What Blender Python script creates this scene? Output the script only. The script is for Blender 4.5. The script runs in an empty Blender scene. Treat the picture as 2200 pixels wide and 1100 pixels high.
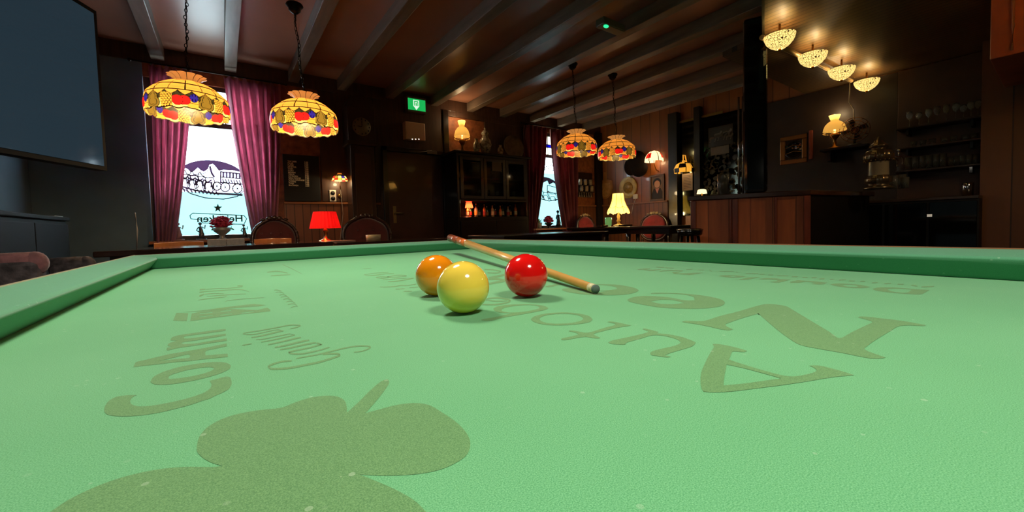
import bpy, bmesh, math, random
from mathutils import Vector, Matrix
from mathutils.geometry import tessellate_polygon
random.seed(4)
PI = math.pi
SC = bpy.context.scene
COL = SC.collection
# ------------------------------------------------------------------ camera
FPX, YAW, PIT, ROL, PPY = 858.5021, .6253, -.0415, -.0282, 521.9886
CAM = Vector((.1775, -1.6353, .8509))
cF = Vector((math.sin(YAW)*math.cos(PIT), math.cos(YAW)*math.cos(PIT), math.sin(PIT)))
cR = Vector((math.cos(YAW), -math.sin(YAW), 0)); cU = cR.cross(cF)
_c, _s = math.cos(ROL), math.sin(ROL)
cR, cU = _c*cR+_s*cU, -_s*cR+_c*cU
cd = bpy.data.cameras.new('camera'); co = bpy.data.objects.new('camera', cd); COL.objects.link(co)
cd.sensor_width = 36; cd.lens = FPX/2200*36; cd.shift_y = (PPY-550)/2200; cd.clip_start = .02
co.matrix_world = Matrix(((cR.x, cU.x, -cF.x, CAM.x), (cR.y, cU.y, -cF.y, CAM.y), (cR.z, cU.z, -cF.z, CAM.z), (0, 0, 0, 1)))
SC.camera = co
# ------------------------------------------------------------------ world, exposure
w = bpy.data.worlds.new('World'); SC.world = w; w.use_nodes = True
w.node_tree.nodes['Background'].inputs[0].default_value = (.80, .93, 1, 1)
w.node_tree.nodes['Background'].inputs[1].default_value = 22.0
SC.view_settings.view_transform = 'Standard'; SC.view_settings.look = 'None'
SC.view_settings.exposure = 0.0; SC.view_settings.gamma = 1.0
TABLE_LAMP = 14.5      # watts of each lamp over the billiard table
TIFF = 13.0; BOWL = 2.4

def ray(x, y): return cF + cR*((x-1100)/FPX) - cU*((y-PPY)/FPX)
def on(ax, x, y, v):
    d = ray(x, y); t = (v-CAM[ax])/d[ax]; return CAM+t*d
def oY(x, y, Y): return on(1, x, y, Y)
def oX(x, y, X): return on(0, x, y, X)
def oZ(x, y, Z): return on(2, x, y, Z)
def V(*a): return Vector(a)

# ------------------------------------------------------------------ materials
MATS = {}
def srgb(r, g, b):
    f = lambda c: (c/255/12.92 if c/255 <= .04045 else ((c/255+.055)/1.055)**2.4)
    return (f(r), f(g), f(b), 1)
def mat(name, col=(128, 128, 128), rough=.5, metal=0, emit=0, ecol=None, trans=0, ior=1.45, var=0, vscale=8, bump=0, bscale=60,
        coat=0, alpha=1, stretch=None, sheen=0, sub=None, col2=None, spec=None):
    if name in MATS: return MATS[name]
    m = bpy.data.materials.new(name); m.use_nodes = True; nt = m.node_tree; N = nt.nodes; L = nt.links
    b = N['Principled BSDF']; c = srgb(*col)
    b.inputs['Base Color'].default_value = c; b.inputs['Roughness'].default_value = rough; b.inputs['Metallic'].default_value = metal
    b.inputs['IOR'].default_value = ior; b.inputs['Transmission Weight'].default_value = trans; b.inputs['Alpha'].default_value = alpha
    b.inputs['Coat Weight'].default_value = coat; b.inputs['Coat Roughness'].default_value = .06; b.inputs['Sheen Weight'].default_value = sheen
    if spec is not None: b.inputs['Specular IOR Level'].default_value = spec
    if emit:
        b.inputs['Emission Color'].default_value = srgb(*(ecol or col)); b.inputs['Emission Strength'].default_value = emit
    tc = N.new('ShaderNodeTexCoord'); mp = N.new('ShaderNodeMapping'); L.new(tc.outputs['Object'], mp.inputs[0])
    if stretch: mp.inputs['Scale'].default_value = stretch
    if var or col2:
        n = N.new('ShaderNodeTexNoise'); n.inputs['Scale'].default_value = vscale; n.inputs['Detail'].default_value = 5
        L.new(mp.outputs[0], n.inputs['Vector'])
        r = N.new('ShaderNodeValToRGB'); r.color_ramp.elements[0].position = .3; r.color_ramp.elements[1].position = .7
        if col2: r.color_ramp.elements[0].color = srgb(*col2); r.color_ramp.elements[1].color = c
        else:
            r.color_ramp.elements[0].color = tuple(v*(1-var) for v in c[:3])+(1,); r.color_ramp.elements[1].color = tuple(min(1, v*(1+var)) for v in c[:3])+(1,)
        L.new(n.outputs['Fac'], r.inputs[0]); L.new(r.outputs[0], b.inputs['Base Color'])
    if bump:
        n2 = N.new('ShaderNodeTexNoise'); n2.inputs['Scale'].default_value = bscale; L.new(mp.outputs[0], n2.inputs['Vector'])
        bp = N.new('ShaderNodeBump'); bp.inputs['Strength'].default_value = bump; bp.inputs['Distance'].default_value = .01
        L.new(n2.outputs['Fac'], bp.inputs['Height']); L.new(bp.outputs[0], b.inputs['Normal'])
    MATS[name] = m; return m

def planks(name, col, axis='x', scale=8, rough=.5, gap=.12, var=.35, coat=0):
    """boards side by side along one object axis, with a dark groove and a tone per board"""
    if name in MATS: return MATS[name]
    m = bpy.data.materials.new(name); m.use_nodes = True; nt = m.node_tree; N = nt.nodes; L = nt.links
    b = N['Principled BSDF']; b.inputs['Roughness'].default_value = rough; b.inputs['Coat Weight'].default_value = coat
    tc = N.new('ShaderNodeTexCoord'); sp = N.new('ShaderNodeSeparateXYZ'); L.new(tc.outputs['Object'], sp.inputs[0])
    mu = N.new('ShaderNodeMath'); mu.operation = 'MULTIPLY'; mu.inputs[1].default_value = scale; L.new(sp.outputs['XYZ'.index(axis.upper())], mu.inputs[0])
    fr = N.new('ShaderNodeMath'); fr.operation = 'FRACT'; L.new(mu.outputs[0], fr.inputs[0])
    fl = N.new('ShaderNodeMath'); fl.operation = 'FLOOR'; L.new(mu.outputs[0], fl.inputs[0])
    wn = N.new('ShaderNodeTexWhiteNoise'); wn.noise_dimensions = '1D'; L.new(fl.outputs[0], wn.inputs['W'])
    gr = N.new('ShaderNodeMath'); gr.operation = 'LESS_THAN'; gr.inputs[1].default_value = gap; L.new(fr.outputs[0], gr.inputs[0])
    c = srgb(*col)
    r = N.new('ShaderNodeValToRGB'); r.color_ramp.elements[0].color = tuple(v*(1-var) for v in c[:3])+(1,); r.color_ramp.elements[1].color = tuple(min(1, v*(1+var)) for v in c[:3])+(1,)
    no = N.new('ShaderNodeTexNoise'); no.inputs['Scale'].default_value = 3; no.inputs['Detail'].default_value = 6
    mp = N.new('ShaderNodeMapping'); L.new(tc.outputs['Object'], mp.inputs[0]); mp.inputs['Scale'].default_value = {'x': (9, 1, 1), 'y': (1, 9, 1), 'z': (1, 1, 9)}[axis]
    L.new(mp.outputs[0], no.inputs['Vector'])
    av = N.new('ShaderNodeMix'); av.inputs[0].default_value = .5; L.new(wn.outputs['Value'], av.inputs[2]); L.new(no.outputs['Fac'], av.inputs[3])
    L.new(av.outputs[0], r.inputs[0])
    mx = N.new('ShaderNodeMix'); mx.data_type = 'RGBA'; L.new(gr.outputs[0], mx.inputs[0]); L.new(r.outputs[0], mx.inputs[6]); mx.inputs[7].default_value = tuple(v*.25 for v in c[:3])+(1,)
    L.new(mx.outputs[2], b.inputs['Base Color'])
    bp = N.new('ShaderNodeBump'); bp.inputs['Strength'].default_value = .5; bp.inputs['Distance'].default_value = .006; bp.invert = True
    L.new(gr.outputs[0], bp.inputs['Height']); L.new(bp.outputs[0], b.inputs['Normal'])
    MATS[name] = m; return m

# ------------------------------------------------------------------ mesh helpers
def BM(): return bmesh.new()
def box(bm, c, s, rz=0, mi=0, taper=1):
    vs = []
    for z in (-1, 1):
        k = taper if z > 0 else 1
        for x, y in ((-1, -1), (1, -1), (1, 1), (-1, 1)):
            p = Vector((x*s[0]/2*k, y*s[1]/2*k, z*s[2]/2)); p.rotate(Matrix.Rotation(rz, 3, 'Z')); vs.append(bm.verts.new(p+Vector(c)))
    for f in ((0, 3, 2, 1), (4, 5, 6, 7), (0, 1, 5, 4), (1, 2, 6, 5), (2, 3, 7, 6), (3, 0, 4, 7)):
        bm.faces.new([vs[i] for i in f]).material_index = mi
def span(bm, a, b, mi=0):
    a, b = Vector(a), Vector(b); box(bm, (a+b)/2, [abs(v) for v in (b-a)], mi=mi)
def quad(bm, ps, mi=0):
    f = bm.faces.new([bm.verts.new(p) for p in ps]); f.material_index = mi; return f
def lathe(bm, prof, n=32, c=(0, 0, 0), mi=0, rot=None, mifn=None, rfn=None):
    rings = []; c = Vector(c)
    for i, (r, z) in enumerate(prof):
        ring = []
        for k in range(n):
            a = 2*PI*k/n; rr = r*(rfn(a, i) if rfn else 1)
            p = Vector((rr*math.cos(a), rr*math.sin(a), z))
            if rot: p.rotate(rot)
            ring.append(bm.verts.new(p+c))
        rings.append(ring)
    for i in range(len(prof)-1):
        for k in range(n):
            k2 = (k+1) % n
            f = bm.faces.new((rings[i][k], rings[i][k2], rings[i+1][k2], rings[i+1][k])); f.smooth = True
            f.material_index = mifn(i, k) if mifn else mi
    for ring, rv in ((rings[0], True), (rings[-1], False)):
        if (prof[0][0] if rv else prof[-1][0]) > 1e-5 and (prof[0][0] if rv else prof[-1][0]) < .0005:
            pass
    return rings
def capped(prof): return [(1e-4, prof[0][1])]+list(prof)+[(1e-4, prof[-1][1])]
def cyl(bm, a, b, r0, r1=None, n=12, mi=0):
    a, b = Vector(a), Vector(b); r1 = r0 if r1 is None else r1; d = b-a
    q = d.to_track_quat('Z', 'Y').to_matrix()
    lathe(bm, [(1e-4, 0), (r0, 0), (r1, d.length), (1e-4, d.length)], n, a, mi, rot=q)
def tube(bm, pts, r, n=8, mi=0):
    pts = [Vector(p) for p in pts]; rings = []
    for i, p in enumerate(pts):
        t = (pts[min(i+1, len(pts)-1)]-pts[max(i-1, 0)]); q = t.to_track_quat('Z', 'Y').to_matrix()
        rr = r(i/(len(pts)-1)) if callable(r) else r
        rings.append([bm.verts.new(p+q @ Vector((rr*math.cos(2*PI*k/n), rr*math.sin(2*PI*k/n), 0))) for k in range(n)])
    for i in range(len(rings)-1):
        for k in range(n):
            f = bm.faces.new((rings[i][k], rings[i][(k+1) % n], rings[i+1][(k+1) % n], rings[i+1][k])); f.smooth = True; f.material_index = mi
    for ring in (rings[0][::-1], rings[-1]): bm.faces.new(ring).material_index = mi
def ball(bm, c, r, n=16, mi=0, sc=(1, 1, 1)):
    prof = [(max(1e-4, math.sin(PI*i/(n//2)))*1, -math.cos(PI*i/(n//2))) for i in range(n//2+1)]
    vs0 = len(bm.verts); lathe(bm, prof, n, (0, 0, 0), mi); bm.verts.ensure_lookup_table()
    for v in bm.verts[vs0:]: v.co = Vector((v.co.x*r*sc[0], v.co.y*r*sc[1], v.co.z*r*sc[2]))+Vector(c)
def poly(bm, loops, mi=0, solid=None):
    """planar polygon with holes (list of loops of 3-D points); solid = offset vector gives thickness"""
    tri = tessellate_polygon(loops); flat = [p for l in loops for p in l]
    top = [bm.verts.new(p) for p in flat]
    for t in tri:
        try: bm.faces.new([top[i] for i in t]).material_index = mi
        except ValueError: pass
    if solid is not None:
        bot = [bm.verts.new(Vector(p)+Vector(solid)) for p in flat]
        for t in tri:
            try: bm.faces.new([bot[i] for i in reversed(t)]).material_index = mi
            except ValueError: pass
        k = 0
        for l in loops:
            n = len(l)
            for i in range(n):
                try: bm.faces.new((top[k+i], top[k+(i+1) % n], bot[k+(i+1) % n], bot[k+i])).material_index = mi
                except ValueError: pass
            k += n
def obj(name, bm, m, parent=None, world=True, smooth=False, bevel=0, solid=0, loc=None, recalc=True):
    if recalc: bmesh.ops.recalc_face_normals(bm, faces=bm.faces)
    if parent is not None and world:
        off = parent.matrix_basis.translation
        pp = parent.parent
        while pp: off = off+pp.matrix_basis.translation; pp = pp.parent
        bmesh.ops.translate(bm, verts=bm.verts, vec=-off)
    if loc is not None: bmesh.ops.translate(bm, verts=bm.verts, vec=-Vector(loc))
    if smooth:
        for f in bm.faces: f.smooth = True
    me = bpy.data.meshes.new(name); bm.to_mesh(me); bm.free()
    for x in (m if isinstance(m, (list, tuple)) else [m]): me.materials.append(x)
    o = bpy.data.objects.new(name, me); COL.objects.link(o)
    if loc is not None: o.location = loc
    if parent is not None: o.parent = parent
    if solid:
        s = o.modifiers.new('solid', 'SOLIDIFY'); s.thickness = solid; s.offset = 0
    if bevel:
        s = o.modifiers.new('bevel', 'BEVEL'); s.width = bevel; s.segments = 2; s.limit_method = 'ANGLE'
    return o
def tag(o, label, cat, group=None):
    o['label'] = label; o['category'] = cat
    if group: o['group'] = group
    return o
def thing(name, label, cat, loc=(0, 0, 0), group=None, rz=0):
    o = bpy.data.objects.new(name, None); COL.objects.link(o); o.location = loc; o.rotation_euler = (0, 0, rz); o.empty_display_size = .05
    o.matrix_basis = Matrix.LocRotScale(Vector(loc), Matrix.Rotation(rz, 3, 'Z'), None)
    return tag(o, label, cat, group)
def struct(name, bm, m, parent=None, **k):
    o = obj(name, bm, m, parent, **k)
    if parent is None: o['kind'] = 'structure'
    return o
def copy_tree(o, parent=None):
    c = o.copy(); COL.objects.link(c)
    if parent is not None: c.parent = parent
    for ch in list(o.children): copy_tree(ch, c)
    return c
def text(name, s, m, origin, ux, uy, size, parent=None, align='LEFT', thick=.001, shear=0, bold=0):
    """flat lettering laid in the plane of ux, uy"""
    cu = bpy.data.curves.new('lettering', 'FONT'); cu.body = s; cu.size = size; cu.align_x = align; cu.extrude = thick/2; cu.space_line = .9; cu.shear = shear; cu.offset = size*bold
    t = bpy.data.objects.new('t', cu); COL.objects.link(t); bpy.context.view_layer.update()
    me = bpy.data.meshes.new_from_object(t.evaluated_get(bpy.context.evaluated_depsgraph_get())); COL.objects.unlink(t); bpy.data.objects.remove(t); bpy.data.curves.remove(cu)
    ux, uy = Vector(ux).normalized(), Vector(uy).normalized(); uz = ux.cross(uy)
    M = Matrix(((ux.x, uy.x, uz.x, origin[0]), (ux.y, uy.y, uz.y, origin[1]), (ux.z, uy.z, uz.z, origin[2]), (0, 0, 0, 1)))
    me.transform(M)
    bm = BM(); bm.from_mesh(me); bpy.data.meshes.remove(me)
    return obj(name, bm, m, parent)
def lamp(parent, loc, power, col=(1, .72, .38), r=.03, name='bulb_light'):
    l = bpy.data.lights.new(name, 'POINT'); l.energy = power; l.color = col; l.shadow_soft_size = r
    o = bpy.data.objects.new(name, l); COL.objects.link(o)
    o.location = Vector(loc)-parent.location; o.parent = parent; return o
def smooth_loop(pts, k=4):
    """Catmull-Rom through a closed traced outline"""
    n = len(pts); out = []
    for i in range(n):
        p0, p1, p2, p3 = [Vector(pts[(i+j) % n]) for j in (-1, 0, 1, 2)]
        a, b = (p1-p0), (p2-p1); c = (p3-p2)
        def sharp(u, v): return u.length > 1e-6 and v.length > 1e-6 and u.angle(v) > 1.05
        m1 = Vector((0, 0)) if sharp(a, b) else (p2-p0)*.5; m2 = Vector((0, 0)) if sharp(b, c) else (p3-p1)*.5
        for s in range(k):
            t = s/k; h1 = 2*t**3-3*t*t+1; h2 = t**3-2*t*t+t; h3 = -2*t**3+3*t*t; h4 = t**3-t*t
            out.append(p1*h1+m1*h2+p2*h3+m2*h4)
    return out

# ================================================================== MATERIALS
WALL_DK = mat('dark_brown_panelling', (64, 42, 31), .45, var=.3, vscale=5, stretch=(6, 6, .6), coat=.15)
WALLPAPER = mat('brown_damask_wallpaper', (158, 92, 52), .6, col2=(108, 58, 32), vscale=14, bump=.2)
WAIN = planks('brown_wainscot_boards', (120, 70, 42), 'x', 11, .42, .1, .3)
WAINY = planks('brown_wainscot_boards_side', (120, 70, 42), 'y', 11, .42, .1, .3)
PANELY = planks('warm_wood_panelling', (138, 80, 38), 'y', 5, .4, .05, .35, .2)
LEFTW = mat('haze_tinted_wall', (88, 112, 128), .5, var=.15, vscale=3)  # blue-grey tone carries the pale haze of light over the left side
CEIL = mat('glossy_brown_ceiling_boards', (156, 108, 88), .34, var=.12, vscale=1.4, spec=.6)
BEAM = mat('stained_beam_wood', (112, 97, 84), .42, var=.25, vscale=4, stretch=(5, .6, 5), spec=.6)
FLOOR = planks('dark_floorboards', (58, 38, 27), 'x', 7, .4, .04, .3)
DKWOOD = mat('dark_polished_wood', (28, 16, 11), .28, var=.3, vscale=6, coat=.3)
BLACKW = mat('black_stained_wood', (16, 12, 10), .35, coat=.2)
MIDWOOD = mat('honey_wood', (150, 92, 52), .35, var=.2, vscale=8, stretch=(1, 6, 6), coat=.2)
REDWOOD = mat('reddish_wood', (128, 58, 36), .35, var=.3, vscale=5, stretch=(6, 6, .8), coat=.2)
BRASS = mat('aged_brass', (170, 120, 60), .3, 1)
CHROME = mat('chrome', (190, 190, 190), .12, 1)
IRON = mat('dark_iron', (40, 32, 28), .4, .8)
GLASSM = mat('clear_glass', (225, 225, 215), .06, trans=.93, ior=1.45)
BLACKGL = mat('black_glass', (10, 12, 15), .05, spec=.6)
WHITEP = mat('white_plastic', (215, 205, 190), .4)
CREAM = mat('beige_plastic', (226, 190, 160), .45)
REDV = mat('crimson_velvet', (122, 22, 26), .8, sheen=.4, var=.2)
BLACK = mat('black_matt', (8, 8, 9), .6)

# ================================================================== BILLIARD TABLE
def add_fuzz(m, c1, c2, grain=1700):
    """woven cloth: fine grain, soft mottling and pale chalk specks"""
    nt = m.node_tree; N = nt.nodes; L = nt.links; b = N['Principled BSDF']
    tc = N.new('ShaderNodeTexCoord')
    n1 = N.new('ShaderNodeTexNoise'); n1.inputs['Scale'].default_value = grain; n1.inputs['Detail'].default_value = 2; L.new(tc.outputs['Object'], n1.inputs['Vector'])
    n2 = N.new('ShaderNodeTexNoise'); n2.inputs['Scale'].default_value = 3; n2.inputs['Detail'].default_value = 4; L.new(tc.outputs['Object'], n2.inputs['Vector'])
    r = N.new('ShaderNodeMix'); r.data_type = 'RGBA'; r.inputs[6].default_value = srgb(*c1); r.inputs[7].default_value = srgb(*c2)
    ad = N.new('ShaderNodeMath'); ad.operation = 'MULTIPLY_ADD'; ad.inputs[1].default_value = 2.2; ad.inputs[2].default_value = -.85; L.new(n1.outputs['Fac'], ad.inputs[0])
    ad2 = N.new('ShaderNodeMath'); ad2.operation = 'MULTIPLY_ADD'; ad2.inputs[1].default_value = .5; L.new(n2.outputs['Fac'], ad2.inputs[0]); L.new(ad.outputs[0], ad2.inputs[2])
    ad2.use_clamp = True
    L.new(ad2.outputs[0], r.inputs[0])
    # chalk specks
    vo = N.new('ShaderNodeTexVoronoi'); vo.inputs['Scale'].default_value = 60; L.new(tc.outputs['Object'], vo.inputs['Vector'])
    lt = N.new('ShaderNodeMath'); lt.operation = 'LESS_THAN'; lt.inputs[1].default_value = .085; L.new(vo.outputs['Distance'], lt.inputs[0])
    wn = N.new('ShaderNodeSeparateColor'); L.new(vo.outputs['Color'], wn.inputs[0])
    g2 = N.new('ShaderNodeMath'); g2.operation = 'MULTIPLY'; g2.inputs[1].default_value = .28; L.new(wn.outputs[0], g2.inputs[0])
    g3 = N.new('ShaderNodeMath'); g3.operation = 'MULTIPLY'; L.new(lt.outputs[0], g3.inputs[0]); L.new(g2.outputs[0], g3.inputs[1])
    m2 = N.new('ShaderNodeMix'); m2.data_type = 'RGBA'; L.new(g3.outputs[0], m2.inputs[0]); L.new(r.outputs[2], m2.inputs[6]); m2.inputs[7].default_value = srgb(200, 225, 200)
    L.new(m2.outputs[2], b.inputs['Base Color'])
    bp = N.new('ShaderNodeBump'); bp.inputs['Strength'].default_value = .15; bp.inputs['Distance'].default_value = .0003
    L.new(n1.outputs['Fac'], bp.inputs['Height']); L.new(bp.outputs[0], b.inputs['Normal'])
CLOTH = mat('green_billiard_cloth', (100, 176, 118), .85, sheen=.25, spec=.2); add_fuzz(CLOTH, (68, 150, 96), (126, 200, 148))
PRINT = mat('printed_darker_cloth', (92, 146, 92), .85, sheen=.25, spec=.2); add_fuzz(PRINT, (72, 126, 76), (118, 168, 112))
CUSH = mat('green_cushion_cloth', (70, 150, 100), .85, sheen=.25, spec=.2); add_fuzz(CUSH, (78, 143, 109), (95, 164, 128))
W, ZC = 1.1073, .75
Y0 = -2.09             # foot end of the playing field (behind the camera)
tb = thing('billiard_table', 'green carom billiard table with printed cloth filling the foreground', 'billiard table', (.55, -1.0, 0))
bm = BM(); span(bm, (-.03, Y0-.03, ZC-.04), (W+.03, .03, ZC)); obj('bed_cloth', bm, CLOTH, tb)
# cushions: profile swept along the edge: (outwards, z)
NZ = ZC+.034
prof = [(.011, ZC+.0005), (-.010, NZ-.006), (-.0125, NZ-.001), (-.009, NZ+.0025), (.012, NZ+.005), (.045, ZC+.0448), (.045, ZC)]
def cushion(name, p0, p1, out, lab=None, eps=0):
    p0, p1, out = Vector(p0), Vector(p1), Vector(out); d = (p1-p0).normalized(); bm = BM(); rows = []
    for p, sgn in ((p0, -1), (p1, 1)):
        rows.append([bm.verts.new(Vector((p.x, p.y, 0))+out*o+d*sgn*(o-eps)+Vector((0, 0, z))) for o, z in prof])
    for i in range(len(prof)-1): bm.faces.new((rows[0][i], rows[1][i], rows[1][i+1], rows[0][i+1])).smooth = True
    for r in rows: bm.faces.new(r)
    o = obj(name, bm, CUSH, tb, bevel=.0015)
    return o
cushion('cushion', (0, Y0, 0), (0, 0, 0), (-1, 0, 0)); cushion('cushion', (0, 0, 0), (W, 0, 0), (0, 1, 0), eps=.0006)
cushion('cushion', (W, 0, 0), (W, Y0, 0), (1, 0, 0)); 
bm = BM()   # low foot cushion behind the camera
span(bm, (-.04, Y0-.045, ZC), (W+.04, Y0, NZ+.003)); obj('cushion', bm, CUSH, tb, bevel=.004)
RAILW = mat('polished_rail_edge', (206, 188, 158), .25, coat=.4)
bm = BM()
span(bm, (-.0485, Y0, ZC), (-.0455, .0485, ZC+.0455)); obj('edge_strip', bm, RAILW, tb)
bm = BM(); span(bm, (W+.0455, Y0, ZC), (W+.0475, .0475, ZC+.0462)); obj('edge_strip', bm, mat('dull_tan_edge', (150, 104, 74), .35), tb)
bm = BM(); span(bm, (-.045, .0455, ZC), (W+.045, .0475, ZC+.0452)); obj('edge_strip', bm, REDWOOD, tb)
bm = BM()
for a, b in (((-.13, Y0-.13, ZC-.10), (-.0490, .13, ZC-.005)), ((W+.0480, Y0-.13, ZC-.10), (W+.13, .13, ZC-.005)), ((-.0490, .0480, ZC-.10), (W+.0480, .13, ZC-.005)), ((-.0490, Y0-.13, ZC-.10), (W+.0480, Y0-.046, ZC-.005))): span(bm, a, b)
obj('wooden_rail', bm, DKWOOD, tb, bevel=.006)
bm = BM(); span(bm, (-.05, Y0-.05, ZC-.26), (W+.05, .05, ZC-.101)); obj('cabinet', bm, DKWOOD, tb, bevel=.01)
for x in (.05, W-.05):
    for y in (-.05, Y0+.05):
        bm = BM(); lathe(bm, [(1e-4, 0), (.06, 0), (.065, .03), (.045, .08), (.055, .2), (.07, .4), (.075, .486), (1e-4, .486)], 20, (x, y, 0)); obj('leg', bm, DKWOOD, tb)

# ---- printing on the cloth: outlines measured on the table plane
class Print:
    def __init__(s): s.bm = BM(); s.k = 0
    def P(s, x, y): p = oZ(x, y, ZC); return Vector((p.x, p.y, ZC+.00015+s.k*4e-6))
    def area(s, loops, ox, oy, k, q=3):
        ls = []
        for l in loops: ls.append([s.P(ox+p.x/k, oy+p.y/k) for p in (smooth_loop([Vector(a) for a in l], q))])
        poly(s.bm, ls)
    def stroke(s, pts, ox, oy, k, w):
        n = len(pts); up = []; dn = []; s.k += 1
        q = []
        for i in range(n-1):
            p0, p1, p2, p3 = [Vector(pts[min(max(i+j, 0), n-1)]) for j in (-1, 0, 1, 2)]
            for t in (0, .25, .5, .75): q.append(.5*((2*p1)+(p2-p0)*t+(2*p0-5*p1+4*p2-p3)*t*t+(3*p1-p0-3*p2+p3)*t**3))
        q.append(Vector(pts[-1])); m = len(q)
        for i, p in enumerate(q):
            t = q[min(i+1, m-1)]-q[max(i-1, 0)]; nn = Vector((-t.y, t.x)).normalized() if t.length > 0 else Vector((0, 1))
            f = .5+.5*math.sin(PI*min(1, (i+1)/m*1.0)); ww = w*(.45+.55*f)/2
            a, b = p+nn*ww, p-nn*ww
            up.append(s.P(ox+a.x/k, oy+a.y/k)); dn.append(s.P(ox+b.x/k, oy+b.y/k))
        vu = [s.bm.verts.new(p) for p in up]; vd = [s.bm.verts.new(p) for p in dn]
        for i in range(m-1):
            try: s.bm.faces.new((vu[i], vu[i+1], vd[i+1], vd[i]))
            except ValueError: pass
    def done(s, name, label):
        for f in s.bm.faces:
            f.normal_update()
            if f.normal.z < 0: f.normal_flip()
        o = obj(name, s.bm, PRINT, tb, recalc=False); o['label'] = label
p = Print(); O = (220, 690, 5)
p.area([[(372,795),(330,795),(240,800),(150,815),(80,850),(35,900),(18,960),(45,1000),(110,1018),(220,1025),(350,1020),(500,1003),(640,978),(800,940),(950,900),(1080,855),(1150,835),(1220,800),(1290,770),(1350,735),(1385,690),(1388,650),(1375,610),(1345,597),(1290,605),(1220,625),(1150,643),(1168,665),(1172,690),(1150,730),(1100,765),(1000,805),(860,845),(700,880),(560,905),(430,918),(360,912),(315,895),(300,870),(305,845),(330,815)]], *O)
p.area([[(515,655),(540,610),(600,570),(700,530),(820,495),(950,470),(1100,448),(1230,440),(1330,448),(1378,475),(1370,510),(1300,550),(1200,585),(1050,625),(900,655),(750,678),(640,685),(560,680)], [(712,610),(720,590),(780,565),(900,530),(1040,505),(1150,495),(1200,507),(1180,530),(1100,560),(980,590),(860,610),(770,620),(715,622)]], *O)
p.area([[(335,495),(350,455),(380,435),(500,408),(700,360),(900,325),(1050,298),(1150,278),(1335,240),(1337,270),(1200,300),(1120,318),(1105,345),(1110,370),(1200,362),(1345,350),(1348,385),(1200,400),(1050,415),(940,430),(800,440),(600,465),(450,480)], [(600,430),(750,398),(850,372),(930,357),(943,380),(920,398),(800,408)]], *O)
p.area([[(735,190),(760,170),(830,150),(1000,125),(1200,98),(1325,85),(1325,103),(1200,122),(1050,142),(900,162),(875,175),(880,188),(950,185),(1100,165),(1325,135),(1327,155),(1150,185),(1000,210),(880,225),(850,240),(880,247),(1000,240),(1150,215),(1335,185),(1337,212),(1200,232),(1050,255),(900,277),(800,292),(700,318),(688,305),(700,285),(740,280),(700,262),(715,240),(760,222),(800,212),(735,207)]], *O)
O = (340, 560, 6.111)
p.area([[(238,685),(395,690),(375,795),(195,788)]], *O, q=1)
p.area([[(440,695),(420,795),(600,770),(780,745),(950,725),(1080,705),(1250,690),(1475,665),(1465,640),(1430,618),(1300,650),(1080,640),(960,635),(830,640),(560,670)],
        [(545,690),(715,676),(710,688),(542,702)], [(540,735),(720,712),(715,722),(538,746)], [(820,662),(960,648),(958,660),(818,674)], [(815,712),(970,692),(968,702),(812,724)], [(1090,685),(1250,664),(1250,674),(1092,696)]], *O, q=1)
p.area([[(320,680),(560,655),(900,610),(1100,585),(1250,570),(1415,583),(1330,600),(1100,615),(900,634),(560,664)]], *O, q=1)
for s, wd in (([(630,378),(780,365),(900,365),(1100,345)],9), ([(560,410),(700,400),(1060,380),(1190,410)],9), ([(610,440),(740,430),(860,435)],9), ([(640,470),(800,457),(1000,443),(1150,437)],9), ([(525,518),(650,500),(850,480),(900,465)],10),
              ([(545,382),(620,375)],16), ([(540,415),(605,412)],12), ([(540,470),(600,440)],20), ([(1040,330),(1110,333)],14), ([(880,545),(920,525),(1100,505),(1390,485)],7), ([(1630,50),(1760,110),(1890,178)],8), ([(1430,155),(1560,140),(1700,165)],14), ([(1480,200),(1600,190),(1735,185)],12),
              ([(1520,390),(1560,385),(1620,400)],9), ([(1540,420),(1590,410),(1650,430)],9), ([(1590,455),(1640,445),(1690,465)],9), ([(1610,480),(1680,470),(1720,490)],9), ([(1640,510),(1700,500),(1760,520)],9), ([(1680,545),(1740,530),(1800,560)],9), ([(1700,580),(1770,565),(1820,590)],9), ([(1740,620),(1790,600),(1830,600)],8)):
    p.stroke(s, *O, wd)
p.done('printed_lettering', 'darker green printed block letters beginning with a big C at left')
p = Print(); O = (500, 680, 6.875)
for s, wd in (([(870,655),(750,665),(640,690),(560,720),(530,745),(570,772),(650,776),(850,760),(1050,722),(1250,682),(1400,640),(1520,600),(1580,575),(1550,553),(1450,551),(1330,560)],30),
  ([(940,622),(1050,600),(1200,575),(1400,530),(1600,480),(1750,450),(1870,436),(1980,438),(2035,455),(1980,490),(1900,515),(1790,530)],20),
  ([(1430,455),(1380,470),(1300,495),(1150,530),(1000,555),(880,550),(830,535),(860,520),(1000,490),(1150,460),(1250,430),(1310,418),(1240,403)],22),
  ([(1230,388),(1150,400),(1000,430),(850,465),(700,492)],24), ([(1130,350),(1050,365),(900,400),(750,435),(620,458)],26), ([(1010,310),(950,320),(850,345),(700,380),(520,418)],22),
  ([(910,275),(830,295),(700,325),(560,355),(420,380)],16), ([(840,255),(750,275),(600,305),(450,335),(345,345)],14), ([(750,215),(680,225),(560,255),(400,290),(275,312)],20), ([(670,195),(600,205),(480,230),(330,262),(220,268),(150,258)],14),
  ([(850,182),(930,165),(1000,137),(930,127),(830,130),(650,165),(400,210),(200,240),(150,258)],16), ([(140,428),(280,403)],14), ([(1240,388),(1320,415)],14), ([(740,216),(670,195)],12), ([(920,275),(840,255)],10), ([(640,455),(760,425)],14)):
    p.stroke(s, *O, wd)
p.done('printed_lettering', 'darker green printed handwriting beside the block letters')
p = Print(); O = (100, 780, 2.2)
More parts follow.
